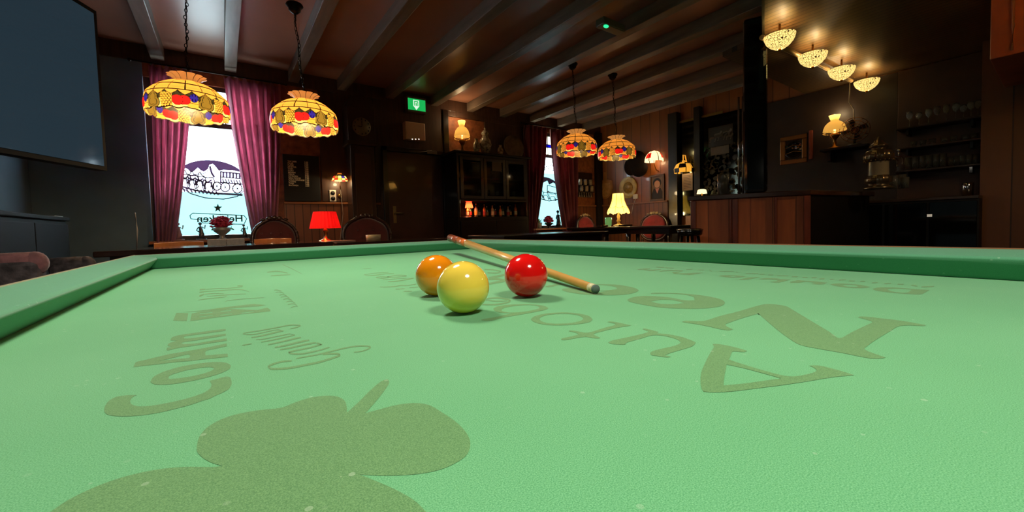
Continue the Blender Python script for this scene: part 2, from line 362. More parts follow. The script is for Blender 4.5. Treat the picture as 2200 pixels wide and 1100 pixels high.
p.area([[(710,400),(722,350),(760,305),(830,265),(920,238),(1020,222),(1110,212),(1180,185),(1260,162),(1340,155),(1390,165),(1415,190),(1420,235),(1470,190),(1530,130),(1580,88),(1612,77),(1620,95),(1590,140),(1550,190),(1507,238),(1580,218),(1660,198),(1740,190),(1810,200),(1870,235),(1930,275),(1980,325),(2003,375),(1990,430),(1940,470),(1860,505),(1760,525),(1640,533),(1550,532),(1478,528),(1560,560),(1650,600),(1730,645),(1780,690),(1815,740),(1830,850),(1700,950),(1200,1000),(600,1000),(100,950),(-100,850),(-60,760),(20,704),(100,650),(200,600),(300,560),(400,530),(520,505),(650,492),(780,493),(830,487),(780,472),(740,450),(715,425)]], *O)
p.done('printed_emblem', 'large darker green printed fruit and leaf silhouette in the foreground')
p = Print(); O = (780, 560, 9.168)
for s, wd in (([(20,275),(100,265),(250,245),(500,230)],12), ([(20,275),(100,295),(250,285),(450,260),(610,258)],14), ([(250,335),(330,315),(480,320),(620,290),(740,285),(860,300),(760,315),(560,328),(480,320)],14), ([(250,335),(380,348),(560,330)],14),
  ([(390,380),(560,365),(750,350),(1000,345)],12), ([(490,412),(600,412),(800,385),(1000,345)],18), ([(330,518),(450,520),(620,510),(750,488),(860,490),(1050,462)],16), ([(640,562),(720,560),(820,550)],16), ([(800,607),(870,605),(960,602)],18), ([(910,532),(1000,528),(1090,520)],14), ([(0,165),(170,152)],8)):
    p.stroke(s, *O, wd)
O = (1020, 560, 5.789)
p.area([[(230,600),(270,575),(370,555),(500,545),(650,543),(800,553),(880,570),(915,595),(870,615),(750,640),(600,668),(450,693),(300,722),(240,742),(150,752),(75,740),(120,725),(250,705),(380,675),(470,655),(330,650),(255,630)], [(335,610),(380,585),(500,565),(650,553),(760,560),(805,580),(770,605),(650,630),(520,645),(420,645),(345,630)]], *O)
p.area([[(700,730),(740,695),(850,665),(1000,648),(1150,645),(1300,660),(1420,690),(1465,730),(1430,765),(1300,790),(1120,805),(950,805),(800,785),(720,755)], [(805,725),(840,695),(950,672),(1080,663),(1220,670),(1310,690),(1350,720),(1320,750),(1200,775),(1050,785),(920,780),(830,755)]], *O)
p.area([[(1075,975),(1120,960),(1220,940),(1290,920),(1260,900),(1170,880),(1185,870),(1270,878),(1350,895),(1420,895),(1540,860),(1640,830),(1740,805),(1745,785),(1650,765),(1690,757),(1800,775),(1945,808),(1880,820),(1780,835),(1650,865),(1500,905),(1480,925),(1560,960),(1530,970),(1450,962),(1380,950),(1260,965),(1150,988),(1085,990)]], *O)
for s, wd in (([(90,545),(250,548),(390,525),(440,500),(400,480),(300,465),(200,468),(110,485)],20), ([(130,490),(260,505),(400,500)],12), ([(160,150),(270,155),(320,135),(230,115),(120,110)],16)): p.stroke(s, *O, wd)
p.area([[(170,205),(370,165),(375,185),(270,215),(380,235),(375,265),(180,300),(165,280),(320,245),(170,240)]], *O, q=1)
p.area([[(880,320),(1070,275),(1080,290),(970,325),(890,330)]], *O, q=2)
p.area([[(1085,358),(1130,345),(1250,340),(1400,355),(1500,374),(1650,370),(1765,355),(1760,335),(1700,318),(1600,305),(1450,300),(1560,294),(1750,298),(1900,320),(2000,345),(2040,370),(1990,400),(1850,425),(1650,432),(1400,425),(1200,400),(1100,375)], [(1290,385),(1400,370),(1500,378),(1640,380),(1560,392),(1400,398)]], *O)
p.area([[(1610,600),(1640,585),(1760,560),(1860,535),(1870,525),(1835,512),(1855,508),(1940,530),(1930,540),(2000,545),(2100,565),(2185,598),(2160,625),(2080,650),(2000,675),(1985,685),(2020,692),(1990,697),(1890,682),(1885,667),(1920,650),(2050,620),(2085,600),(2060,578),(1980,557),(1900,552),(1820,575),(1730,600),(1720,613),(1640,610)]], 780, 540, 3.0556)
O = (1440, 640, 3.793)
p.area([[(345,378),(400,378),(520,402),(625,432),(600,443),(520,438),(500,450),(480,505),(600,545),(750,590),(900,630),(1000,642),(1100,628),(1180,605),(1190,585),(1160,565),(1130,555),(1200,552),(1290,570),(1400,600),(1500,632),(1400,640),(1280,655),(1100,685),(900,715),(700,740),(500,765),(350,772),(270,765),(250,720),(250,620),(280,540),(320,460),(358,400)], [(460,545),(600,575),(750,615),(905,658),(800,672),(600,700),(435,715),(440,650)]], *O)
p.area([[(100,195),(130,187),(270,190),(400,150),(560,110),(740,58),(830,52),(940,68),(1000,100),(1150,190),(1300,280),(1380,330),(1480,280),(1640,205),(1635,190),(1530,160),(1560,152),(1700,165),(1900,190),(2080,222),(2060,230),(1880,228),(1780,280),(1650,360),(1580,415),(1620,440),(1755,487),(1700,497),(1600,490),(1400,450),(1200,415),(1060,385),(980,340),(870,260),(730,140),(710,132),(560,175),(450,215),(460,235),(510,255),(480,265),(400,255),(270,225),(110,200)]], *O)
p.area([[(25,318),(60,302),(150,293),(300,303),(400,322),(465,322),(460,300),(400,285),(300,278),(180,280),(200,272),(350,275),(500,288),(600,305),(650,322),(665,338),(640,360),(540,375),(400,377),(250,370),(120,350),(40,332)], [(180,330),(250,318),(330,322),(395,340),(330,347),(240,345)]], 1340, 540, 3.0556)
p.done('printed_lettering', 'darker green printed serif lettering starting with large A and N at right')
p = Print(); O = (1660, 570, 6.111)
p.area([[(1315,310),(1370,295),(1500,290),(1700,298),(1850,312),(2060,325),(2000,360),(1940,385),(1800,380),(1600,365),(1430,345),(1340,328)], [(1510,320),(1560,308),(1680,308),(1820,320),(1780,355),(1690,360),(1560,342)]], *O, q=2)
p.area([[(755,250),(850,240),(1000,245),(1150,258),(1285,285),(1220,298),(1100,300),(950,290),(800,268)], [(915,262),(1000,253),(1115,270),(1100,285),(980,280)]], *O, q=2)
p.area([[(225,218),(330,195),(430,203),(560,212),(720,228),(680,248),(620,255),(500,245),(560,232),(440,215),(340,232),(240,230)]], *O, q=1)
for a, b, c, d in ((250,150,330,150),(390,160,460,160),(510,165,580,160),(610,180,680,178),(750,185,800,185),(870,195,960,190),(1000,207,1080,207),(1150,212,1215,212),(1300,232,1380,228),(1465,242,1555,238),(1640,250,1720,250),(1820,262,1900,275),(1950,285,2120,278)): p.stroke([(a,b),(c,d)], *O, 13)
O = (1360, 560, 6.47)
p.area([[(1745,255),(1850,242),(1990,245),(2060,258),(2190,262),(2100,290),(2020,308),(1900,298),(2000,285),(2010,272),(1880,262),(1800,265)]], *O, q=1)
p.area([[(1465,265),(1600,235),(1770,228),(1600,266),(1500,270)]], *O, q=1)
p.area([[(1190,212),(1260,202),(1400,205),(1570,218),(1480,235),(1360,238),(1230,222)], [(1330,215),(1400,212),(1440,220),(1380,226)]], *O, q=2)
p.area([[(540,160),(700,148),(590,178),(700,177),(860,168),(985,168),(870,188),(790,202),(680,192),(570,184)]], *O, q=1)
for s in ([(215,140),(300,132),(390,122)], [(370,152),(470,138),(570,136),(690,142)], [(65,124),(150,118),(240,110)], [(150,128),(280,136),(330,128)]): p.stroke(s, *O, 14)
for a, b, c, d in ((320,90,430,95),(450,100,570,105),(740,125,830,118),(900,130,990,132),(1060,130,1100,155),(1200,150,1400,150),(1430,160,1460,165),(1570,180,1740,182),(1760,190,1830,190),(1880,200,1950,200),(2000,210,2160,212)): p.stroke([(a,b),(c,d)], *O, 9)
p.done('printed_lettering', 'small printed lettering along the right cushion')

# ---- balls and cue
BR = .03075
for (nm, lab, x, y, c) in (('billiard_ball', 'yellow carom ball standing nearest the camera', .405, -1.219, (252, 220, 84)), ('billiard_ball', 'glossy red carom ball right of the yellow one', .524, -1.187, (232, 20, 18)), ('billiard_ball', 'orange carom ball partly hidden behind the yellow one', .434, -1.084, (250, 148, 18))):
    bm = BM(); ball(bm, (x, y, ZC+BR), BR, 64)
    tag(obj(nm, bm, mat('ball_'+lab.split()[0 if lab[0] != 'g' else 1], c, .12, coat=.6, ior=1.5), smooth=True, loc=(x, y, ZC+BR)), lab, 'billiard ball')
tip = oZ(1281, 621, ZC+.0075); tip.z = ZC+.0072
butt = oZ(968, 511, ZC+.063)
cue = thing('billiard_cue', 'wooden billiard cue lying across the far corner of the table', 'cue', tip)
d = (butt-tip).normalized()
rad = lambda s: .0062+.0082*s
Lc = (butt-tip).length
def seg(name, a, b, m, k=1.0):
    bm = BM(); cyl(bm, tip+d*a, tip+d*b, rad(a/Lc)*k, rad(b/Lc)*k, 24); return obj(name, bm, m, cue)
seg('tip', 0, .004, mat('blue_chalked_tip', (92, 112, 104), .9)); seg('ferrule', .004, .016, mat('ivory_ferrule', (212, 204, 160), .4), 1.03)
seg('shaft', .016, Lc*.74, mat('pale_maple_shaft', (216, 164, 88), .3, var=.12, vscale=6, stretch=(3, 3, 3), coat=.4))
seg('splice', Lc*.74, Lc*.86, mat('orange_splice', (190, 96, 44), .3, var=.35, vscale=30, coat=.4)); seg('butt', Lc*.86, Lc, mat('red_brown_butt', (140, 66, 44), .35, coat=.4))

# ================================================================== ROOM
XL, XR, YW, YB, ZK = -1.25, 6.54, 4.0, -4.2, 2.83
bm = BM(); span(bm, (XL-.1, YB-.1, -.1), (XR+.1, YW+.15, 0)); struct('floor', bm, FLOOR)
bm = BM(); span(bm, (XL-.1, YB-.1, ZK), (XR+.1, YW+.15, ZK+.1)); struct('ceiling', bm, CEIL)
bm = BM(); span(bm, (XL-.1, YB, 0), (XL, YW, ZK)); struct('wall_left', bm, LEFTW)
bm = BM(); span(bm, (XR, YB, 0), (XR+.1, YW, ZK)); struct('wall_right', bm, PANELY)
bm = BM(); span(bm, (XL, YB-.1, 0), (XR, YB, ZK)); struct('wall_front', bm, WALL_DK)
# wall with the windows
W1 = (-.42, .66, .80, 2.52); W2 = (4.62, 5.72, .80, 2.56)
bm = BM()
for a, b in ((XL, W1[0]), (W1[1], W2[0]), (W2[1], XR)): span(bm, (a, YW, 0), (b, YW+.12, ZK))
for w_ in (W1, W2):
    span(bm, (w_[0], YW, 0), (w_[1], YW+.12, w_[2])); span(bm, (w_[0], YW, w_[3]), (w_[1], YW+.12, ZK))
struct('wall_back', bm, WALLPAPER)
tn = 0
def trim(a, b, m, bev=.004, **k):
    global tn; tn += 1; bm = BM(); span(bm, a, b); return struct('trim_%d' % tn, bm, m, bevel=bev, **k)
for i, x in enumerate((-.92, -.29, .335, .97, 1.53, 2.17, 2.85, 3.47, 4.1, 4.75, 5.4, 6.05)):
    if i == 0: continue
    trim((x-.055, YB, 2.70), (x+.055, YW, ZK), BEAM, .006)
trim((XL, YW-.03, 2.66), (XR, YW, ZK), WALL_DK)                   # frieze under the ceiling
trim((.80, YW-.022, 0), (1.98, YW, 1.205), WAIN); trim((.80, YW-.04, 1.205), (1.98, YW, 1.232), MIDWOOD)
trim((2.95, YW-.022, 0), (4.6, YW, 1.0), WAIN)
trim((5.74, YW-.022, 0), (6.38, YW, 1.205), WAIN); trim((5.74, YW-.04, 1.205), (6.38, YW, 1.232), MIDWOOD)
trim((6.36, YW-.07, 0), (6.54, YW, 2.7), BLACKW)                   # dark corner post
trim((2.98, YW-.05, 0), (3.07, YW, 2.66), DKWOOD); trim((3.05, YW-.035, 2.58), (4.65, YW, 2.66), WALL_DK); trim((3.74, YW-.03, 2.05), (4.64, YW, 2.60), WALL_DK)
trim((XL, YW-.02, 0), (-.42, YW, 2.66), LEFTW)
trim((1.93, YW-.03, 0), (2.98, YW, 2.66), WALL_DK)                 # panelling round the door
trim((1.24, YW-.02, 1.24), (1.96, YW, 2.66), WALL_DK)
trim((XR-.022, 2.45, 0), (XR, 3.93, 1.205), WAINY); trim((XR-.045, 2.45, 1.205), (XR, 3.93, 1.232), MIDWOOD)

# windows -------------------------------------------------------------
WFR = mat('window_frame_paint', (60, 48, 42), .4)
PANE = mat('window_pane', (240, 250, 255), .0, trans=1, ior=1.01)
DECP = mat('purple_grey_window_decal', (122, 100, 126), .6); DECW = mat('white_window_decal', (235, 238, 240), .6, emit=0); DECG = mat('dark_green_window_decal', (52, 92, 84), .6)
FILM = mat('pale_cyan_window_film', (150, 176, 173), .5)
def translucent(m, fac=.7):
    N = m.node_tree.nodes; L = m.node_tree.links; b = N['Principled BSDF']; t = N.new('ShaderNodeBsdfTranslucent'); mx = N.new('ShaderNodeMixShader'); mx.inputs[0].default_value = fac
    src = b.inputs['Base Color']
    if src.is_linked: L.new(src.links[0].from_socket, t.inputs[0])
    else: t.inputs[0].default_value = src.default_value
    L.new(b.outputs[0], mx.inputs[1]); L.new(t.outputs[0], mx.inputs[2]); L.new(mx.outputs[0], N['Material Output'].inputs[0]); return m
translucent(DECP, .5); translucent(DECW, .5); translucent(DECG, .35); translucent(FILM, .8)
def window(n, w_, tz):
    x0, x1, z0, z1 = w_; bm = BM(); t = .05
    for a, b in (((x0, z0), (x0+t, z1)), ((x1-t, z0), (x1, z1)), ((x0+t, z0), (x1-t, z0+t)), ((x0+t, z1-t), (x1-t, z1)), ((x0+t, tz-.03), (x1-t, tz+.03))): span(bm, (a[0], YW+.03, a[1]), (b[0], YW+.09, b[1]))
    r = struct('window_%d' % n, bm, WFR, loc=((x0+x1)/2, YW+.06, z0))
    bm = BM(); span(bm, (x0+t, YW+.058, z0+t), (x1-t, YW+.062, tz-.03)); obj('pane', bm, PANE, r)
    bm = BM(); span(bm, (x0-.02, YW-.16, z0-.03), (x1+.02, YW+.029, z0)); struct('trim_%d' % (80+n), bm, MIDWOOD, bevel=.004)
    return r
TZ1 = oY(440, 266, YW).z; TZ2 = oY(1180, 335, YW).z
w1 = window(1, W1, TZ1); w2 = window(2, W2, TZ2)
def film(wn, w_, z1):
    bm = BM(); span(bm, (w_[0]+.051, YW+.066, w_[2]+.051), (w_[1]-.051, YW+.0665, z1)); obj('window_film', bm, FILM, wn)
film(w1, W1, oY(450, 412, YW).z); film(w2, W2, oY(1185, 372, YW).z)
def deco(wn, name, mt, loops, Y=YW+.055, mirror=False, lab=None, q=2):
    bm = BM(); poly(bm, [[oY(p.x, p.y, Y) for p in smooth_loop([Vector(a) for a in l], q)] for l in loops], solid=(0, .0008, 0)); o = obj(name, bm, mt, wn)
    if lab: o['label'] = lab
    return o
def ell(cx, cy, rx, ry, a0=0, a1=360, n=28, tilt=0):
    return [(cx+rx*math.cos(math.radians(a0+(a1-a0)*i/n)), cy+ry*math.sin(math.radians(a0+(a1-a0)*i/n))+tilt*rx*math.cos(math.radians(a0+(a1-a0)*i/n))) for i in range(n)]
def ribbons(wn, name, mt, lines, Y=YW+.0545):
    bm = BM()
    for pts, w_ in lines:
        for (x0, y0), (x1, y1) in zip(pts, pts[1:]):
            d = Vector((x1-x0, y1-y0)); 
            if d.length < .01: continue
            n = Vector((-d.y, d.x)).normalized()*w_/2; e = d.normalized()*w_*.3
            poly(bm, [[oY(x0-e.x+n.x, y0-e.y+n.y, Y), oY(x1+e.x+n.x, y1+e.y+n.y, Y), oY(x1+e.x-n.x, y1+e.y-n.y, Y), oY(x0-e.x-n.x, y0-e.y-n.y, Y)]], solid=(0, .0005, 0))
    return obj(name, bm, mt, wn)
def horse(cx, cy, s):
    P = [(-.5,.0),(-.62,-.1),(-.7,-.4),(-.62,-.62),(-.52,-.68),(-.45,-.5),(-.3,-.28),(0,-.22),(.35,-.25),(.45,-.1),(.5,.1),(.42,.45),(.5,.75),(.38,.78),(.3,.4),(.2,.15),(-.2,.18),(-.25,.45),(-.15,.75),(-.28,.78),(-.38,.4),(-.42,.15)]
    return [(cx+x*s, cy+y*s*.9) for x, y in P]
arc = [(455-76*math.cos(math.radians(a)), 386-42*math.sin(math.radians(a))-5.3*math.cos(math.radians(a))) for a in range(14, 170, 6)]
sil = [(522, 371), (500, 366), (480, 365), (470, 367), (463, 358), (457, 352), (450, 354), (447, 363), (438, 369), (430, 365), (425, 360), (418, 367), (410, 371), (404, 364), (398, 361), (394, 369), (386, 375)]
o_ = deco(w1, 'oval_decal', DECP, [arc+sil], lab='purple oval picture decal of a horse-drawn wagon', q=1)
LN = []
for cx, cy, sz in ((396, 380, 26), (412, 383, 28), (428, 385, 29), (446, 388, 30)): h_ = horse(cx, cy, sz); LN += [(h_+[h_[0]], 1.7), ([(cx-8, cy-2), (cx, cy+4), (cx+8, cy-1)], 2.6), ([(cx-3, cy+2), (cx-6, cy+12)], 2.6), ([(cx+9, cy+3), (cx+7, cy+14)], 2.4)]
LN += [([(474, 369), (526, 374), (524, 396), (474, 392), (474, 369)], 2.2), ([(474, 380), (525, 385)], 1.6)]
LN += [([(x, 371+(x-474)*.09), (x, 380+(x-474)*.09)], 3.2) for x in (480, 487, 494, 501, 508, 515)] + [([(x, 384+(x-474)*.09), (x+3, 391+(x-474)*.09)], 2) for x in range(478, 522, 6)]
for cx, cy, rr in ((466, 400, 9), (484, 402, 10), (510, 405, 10)): LN += [(ell(cx, cy, rr, rr, n=14)+[ell(cx, cy, rr, rr, n=14)[0]], 2.0)]+[([(cx, cy), (cx+rr*math.cos(a), cy+rr*math.sin(a))], 1.2) for a in (0, 1.05, 2.1, 3.14, 4.2, 5.25)]
LN += [([(384, 399), (420, 409), (460, 415), (520, 419)], 3), ([(384, 392), (392, 404), (410, 416), (440, 425), (480, 428), (510, 422), (526, 408)], 1.6), ([(451, 358), (455, 372), (460, 380)], 3.4), ([(447, 366), (440, 372), (400, 378)], 1.2)]
LN += [([(x, 404+(x-390)*.1), (x+5, 411+(x-390)*.1)], 2.4) for x in range(392, 470, 8)]
ribbons(w1, 'wagon_figure', DECP, [(a_, b_*1.35) for a_, b_ in LN])
star = []
for i in range(10):
    a = -PI/2+i*PI/5; rr = (10 if i % 2 == 0 else 4.2); star.append((468+rr*math.cos(a), 447+rr*math.sin(a)))
deco(w1, 'star_decal', DECG, [star], q=1)
ribbons(w1, 'name_panel_outline', DECG, [([(414, 458), (524, 463), (530, 470), (524, 482), (436, 479), (430, 472), (410, 470), (408, 463), (414, 458)], 1.8)])
# mirrored lettering: read from the street
o0 = oY(527, 474, YW+.052)
text('mirrored_lettering', 'Heineken', DECG, (o0.x-.02, YW+.052, o0.z-.01), (-1, 0, 0), (0, 0, 1), .112, w1, bold=.02)
o1 = oY(500, 488, YW+.052); text('mirrored_lettering', 'Café', DECG, (o1.x, YW+.052, o1.z-.01), (-1, 0, 0), (0, 0, 1), .055, w1, shear=.3)
# window 2 : leaded top light, text and oval
bm = BM(); xa, xb = W2[0]+.05, W2[1]-.05; za, zb = TZ2+.03, W2[3]-.05
for i in range(5): 
    x = xa+(xb-xa)*i/4; span(bm, (x-.006, YW+.05, za), (x+.006, YW+.065, zb))
for k in (0, .4, .55, 1): z = za+(zb-za)*k; span(bm, (xa, YW+.05, z-.006), (xb, YW+.065, z+.006))
obj('leading', bm, IRON, w2)
bm = BM(); span(bm, (xa, YW+.056, za), (xb, YW+.059, zb)); obj('stained_glass', bm, translucent(mat('cream_leaded_glass', (250, 244, 225), .3), .8), w2)
bm = BM(); z = za+(zb-za)*.41; span(bm, (xa, YW+.053, z), (xb, YW+.0555, za+(zb-za)*.54)); obj('blue_glass_band', bm, translucent(mat('blue_glass', (40, 46, 190), .3), .8), w2)
# leaded bars also in window 1 top light
bm = BM(); xa, xb = W1[0]+.05, W1[1]-.05; za, zb = TZ1+.03, W1[3]-.05
for i in range(1, 4): x = xa+(xb-xa)*i/4; span(bm, (x-.006, YW+.05, za), (x+.006, YW+.065, zb))
obj('leading', bm, IRON, w1)
a2 = [(1168-36*math.cos(math.radians(a)), 408-28*math.sin(math.radians(a))-2.9*math.cos(math.radians(a))) for a in range(10, 171, 8)]
deco(w2, 'oval_decal', DECP, [a2+[(1198, 398), (1188, 392), (1180, 397), (1176, 388), (1168, 392), (1160, 402)]], lab='purple oval picture decal with a wagon', q=1)
LN = [(horse(1160, 414, 15), 1.3), (horse(1172, 417, 16), 1.3), (horse(1187, 420, 16), 1.3), ([(1176, 398), (1200, 404), (1199, 416), (1176, 412), (1176, 398)], 1.6), ([(1150, 424), (1180, 432), (1200, 428)], 1.8)]
ribbons(w2, 'wagon_figure', DECP, LN)
o2 = oY(1194, 368, YW+.052); text('mirrored_lettering', 'Café', DECG, (o2.x, YW+.052, o2.z), (-1, 0, 0), (0, 0, 1), .17, w2, shear=.3)

# curtains -----------------------------------------------------------
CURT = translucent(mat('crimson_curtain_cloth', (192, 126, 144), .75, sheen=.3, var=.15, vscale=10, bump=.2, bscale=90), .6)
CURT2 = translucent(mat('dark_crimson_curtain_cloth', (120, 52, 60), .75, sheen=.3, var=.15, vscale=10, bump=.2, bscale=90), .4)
def curtain(label, top, bot, zt, zb, Y, folds, mid=None):
    bm = BM(); nx, nz = folds*10, 24; g = []
    for j in range(nz+1):
        t = j/nz; e = t**1.25
        a = top[0]*(1-e)+bot[0]*e; b = top[1]*(1-e)+bot[1]*e
        row = []
        for i in range(nx+1):
            s = i/nx; ph = s*folds*2*PI
            amp = .058*(1-.4*t)
            row.append(bm.verts.new((a+(b-a)*s+.006*math.sin(ph*2+3*t), Y+amp*math.sin(ph+1.5*math.sin(3*t+s*4))+.008*math.sin(ph*2.7+t*4), zt+(zb-zt)*t)))
        g.append(row)
    for j in range(nz):
        for i in range(nx): bm.faces.new((g[j][i], g[j][i+1], g[j+1][i+1], g[j+1][i])).smooth = True
    o = obj('curtain', bm, CURT2 if 'dark' in label else CURT, solid=.003, loc=((top[0]+top[1])/2, Y, zb)); return tag(o, label, 'curtain', None)
YC = YW-.13
X = lambda x, y: oY(x, y, YC).x
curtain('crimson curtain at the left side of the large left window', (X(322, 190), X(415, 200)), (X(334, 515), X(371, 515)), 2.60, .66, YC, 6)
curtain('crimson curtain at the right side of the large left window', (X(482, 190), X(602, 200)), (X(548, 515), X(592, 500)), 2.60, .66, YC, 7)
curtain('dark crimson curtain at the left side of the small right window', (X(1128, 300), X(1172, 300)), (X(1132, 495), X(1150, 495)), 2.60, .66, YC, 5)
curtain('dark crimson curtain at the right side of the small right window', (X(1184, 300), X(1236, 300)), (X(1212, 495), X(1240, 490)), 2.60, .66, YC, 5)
for (a, b, lab) in ((X(278, 125), X(614, 180), 'thin curtain rail above the large left window'), (X(1120, 262), X(1262, 286), 'thin curtain rail above the small right window')):
    bm = BM(); tube(bm, [(a, YC, 2.625), (b, YC, 2.625)], .009)
    for x in (a, b): ball(bm, (x, YC, 2.625), .018, 10)
    for x in (a+.15, b-.15): cyl(bm, (x, YC, 2.625), (x, YW-.03, 2.64), .006)
    tag(obj('curtain_rail', bm, IRON, loc=((a+b)/2, YC, 2.625)), lab, 'curtain rail')

ORD = ['first','second','third','fourth','fifth','sixth','seventh','eighth','ninth','tenth','eleventh','twelfth','thirteenth']
# ================================================================== LAMPS
def shade_mat(name, col, emit, tr=.45):
    m = mat(name, col, .35, emit=emit); return translucent(m, tr)
SH = [shade_mat('shade_gold_glass', (230, 162, 72), .36), mat('shade_leading', (30, 20, 14), .5), shade_mat('shade_olive_pear_glass', (120, 104, 44), .16),
      shade_mat('shade_red_apple_glass', (222, 30, 30), .5), shade_mat('shade_amber_grape_glass', (236, 170, 70), .35), shade_mat('shade_blue_glass', (40, 34, 150), .4),
      shade_mat('shade_dark_leaf_glass', (52, 52, 34), .1), shade_mat('shade_pale_yellow_glass', (244, 228, 136), .4)]
CROWN = shade_mat('crown_gold_glass', (234, 176, 96), .62)
def fruit(th, v):
    """glass colour of the skirt by angle (degrees) and height v (1 = band, 0 = rim)"""
    if v > .985: return 1
    p = th % 72; q = p if p < 62 else p-72
    # scallops hanging from the band
    sc = abs(((th % 18)/18)-.5)*2
    if v > .68+.26*sc**1.3: return 0 if v > .715+.26*sc**1.3 and sc < .95 else 1
    def el(cx, cv, rx, rv): return ((q-cx)/rx)**2+((v-cv)/rv)**2
    e = min(el(0, .26, 12, .28), el(0, .52, 8.5, .30), el(0, .72, 5, .22))
    if e < 1: return 2 if e < .84 and not (.34 < e < .42) else 1
    if 12.5 < q < 29 and .03 < v < .80:
        gx = (q-12.5)/4.1; gv = (v-.03)/.11; r = int(gv); gx += .5*(r % 2)
        d = ((gx % 1)-.5)**2+((gv % 1)-.5)**2
        return 4 if d < .19 else 1
    for cx in (35, 44):
        e = el(cx, .38, 8.0, .27)
        if e < 1: return 3 if e < .88 else 1
    e = el(56, .55, 5.5, .26)
    if e < 1: return 5 if (e < .86 and (math.sin(q*1.6)+math.cos(v*22)) > -1.2) else 1
    if v > .42: return 6 if (q*.6+v*9) % 5 > .45 else 1
    if v < .03: return 1
    if abs((q % 9)-4.5) < .35 or abs(v-.24) < .012: return 1
    return 7 if q < 48 else 4
def tiffany_shade(parent, c, R, n=360, rows=46):
    """c: centre at band height, R: outer radius"""
    bm = BM(); prof = []
    for i in range(15):
        t = i/14; r = .27+(.93-.27)*t**.9; prof.append((r, .39*(1-t**1.7)+.03, 'dome', t))
    for i in range(4): t = i/3; prof.append((.93+.03*t, .03-.08*t, 'band', t))
    for i in range(1, rows+1):
        t = i/rows; prof.append((.96+.05*math.sin(t*PI*.8)-.02*t, -.05-.44*t, 'skirt', t))
    rings = []
    for i, (r, z, k, t) in enumerate(prof):
        ring = []
        for j in range(n):
            a = 2*PI*j/n
            zz = z-(t**4)*.05*(abs(math.sin(a*7.5))+.5*abs(math.sin(a*12.5))) if k == 'skirt' else z
            ring.append(bm.verts.new((c[0]+R*r*math.cos(a), c[1]+R*r*math.sin(a), c[2]+R*zz)))
        rings.append(ring)
    for i in range(len(prof)-1):
        k, t = prof[i+1][2], prof[i+1][3]
        for j in range(n):
            th = 360*j/n; mi = 0
            if k == 'dome': mi = 1 if (th % 22.5 < 1.2 or i in (5, 10)) and not (i == 5 and th % 45 < 22) else 0
            elif k == 'band': mi = 1 if (th % 22.5 < 1.2 or i == 17 or i == 14) else 0
            else: mi = fruit(th, 1-t)
            f = bm.faces.new((rings[i][j], rings[i+1][j], rings[i+1][(j+1) % n], rings[i][(j+1) % n])); f.material_index = mi; f.smooth = True
    obj('lamp_shade', bm, SH, parent, recalc=False)
    bm = BM()
    def mf(i, k): return 1 if k % 12 == 0 else 0
    pr = [(.27, .42), (.26, .45), (.28, .50), (.34, .57), (.43, .61)]
    lathe(bm, [(R*r, R*z) for r, z in pr], 144, c, mifn=mf, rfn=lambda a, i: 1+.10*i/4*abs(math.sin(a*6)))
    o = obj('shade_crown', bm, [CROWN, SH[1]], parent, recalc=False)
def chain(parent, a, b, name='chain'):
    a, b = Vector(a), Vector(b); d = b-a; n = int(d.length/.034); bm = BM(); q = d.to_track_quat('Z', 'Y').to_matrix()
    for i in range(n):
        p = a+d*((i+.5)/n)+Vector((.006*math.sin(i*.7), .006*math.cos(i*.9), 0)); pts = []
        rr = q @ Matrix.Rotation(PI/2*(i % 2), 3, 'Z')
        for k in range(11):
            t = 2*PI*k/10; pts.append(p+rr @ Vector((.009*math.cos(t), 0, .021*math.sin(t))))
        tube(bm, pts, .0028, 5)
    tube(bm, [a+d*(i/20)+Vector((.004*math.sin(i), .004*math.cos(i), 0)) for i in range(21)], .003, 5)
    obj(name, bm, IRON, parent)
def tiffany_pendant(x, y, z, rx, ry, rz, label, R=.25, rot=0, power=TIFF):
    z -= .015
    t = thing('pendant_lamp', label, 'hanging lamp', (x, y, z), 'stained glass pendant lamps')
    tiffany_shade(t, (x, y, z), R)
    for o in t.children:
        if o.name.startswith('lamp_shade'): o.rotation_euler.z = rot
    chain(t, (x, y, z+.60*R), (rx, ry, rz-.07))
    bm = BM(); lathe(bm, [(1e-4, z+.41*R), (.25*R, z+.41*R), (.25*R, z+.43*R), (.03, z+.46*R), (.012, z+.62*R), (1e-4, z+.62*R)], 24, (x, y, 0)); obj('cap', bm, BRASS, t)
    bm = BM(); lathe(bm, [(1e-4, rz), (.06, rz), (.065, rz-.012), (.045, rz-.035), (.045, rz-.05), (.02, rz-.075), (1e-4, rz-.08)], 24, (rx, ry, 0)); obj('ceiling_rose', bm, IRON, t)
    bm = BM(); cyl(bm, (x, y, z+.41*R), (x, y, z+.1*R), .018, .018)
    obj('bulb_holder', bm, BRASS, t)
    bm = BM(); ball(bm, (x, y, z-.02), .036, 16); obj('bulb', bm, mat('lit_bulb', (255, 214, 140), .4, emit=8), t)
    lamp(t, (x, y, z-.075), power, r=.035)
tiffany_pendant(.02, 2.12, 1.865, .03, 2.45, ZK, 'fruit pattern stained glass pendant lamp at far left before the bright window', rot=math.radians(-90-31-36+20))
tiffany_pendant(.765, 2.02, 1.83, .735, 2.06, 2.70, 'fruit pattern stained glass pendant lamp above the menu board side of the window', rot=math.radians(-72))
tiffany_pendant(3.75, 1.90, 1.862, 3.76, 1.95, ZK, 'fruit pattern stained glass pendant lamp before the right window curtain, left of its twin', rot=math.radians(-50), power=TIFF*.3)
tiffany_pendant(4.5, 1.90, 1.872, 4.47, 1.92, ZK, 'fruit pattern stained glass pendant lamp farthest right, above the cream table lamp', rot=math.radians(-30), power=TIFF*.3)

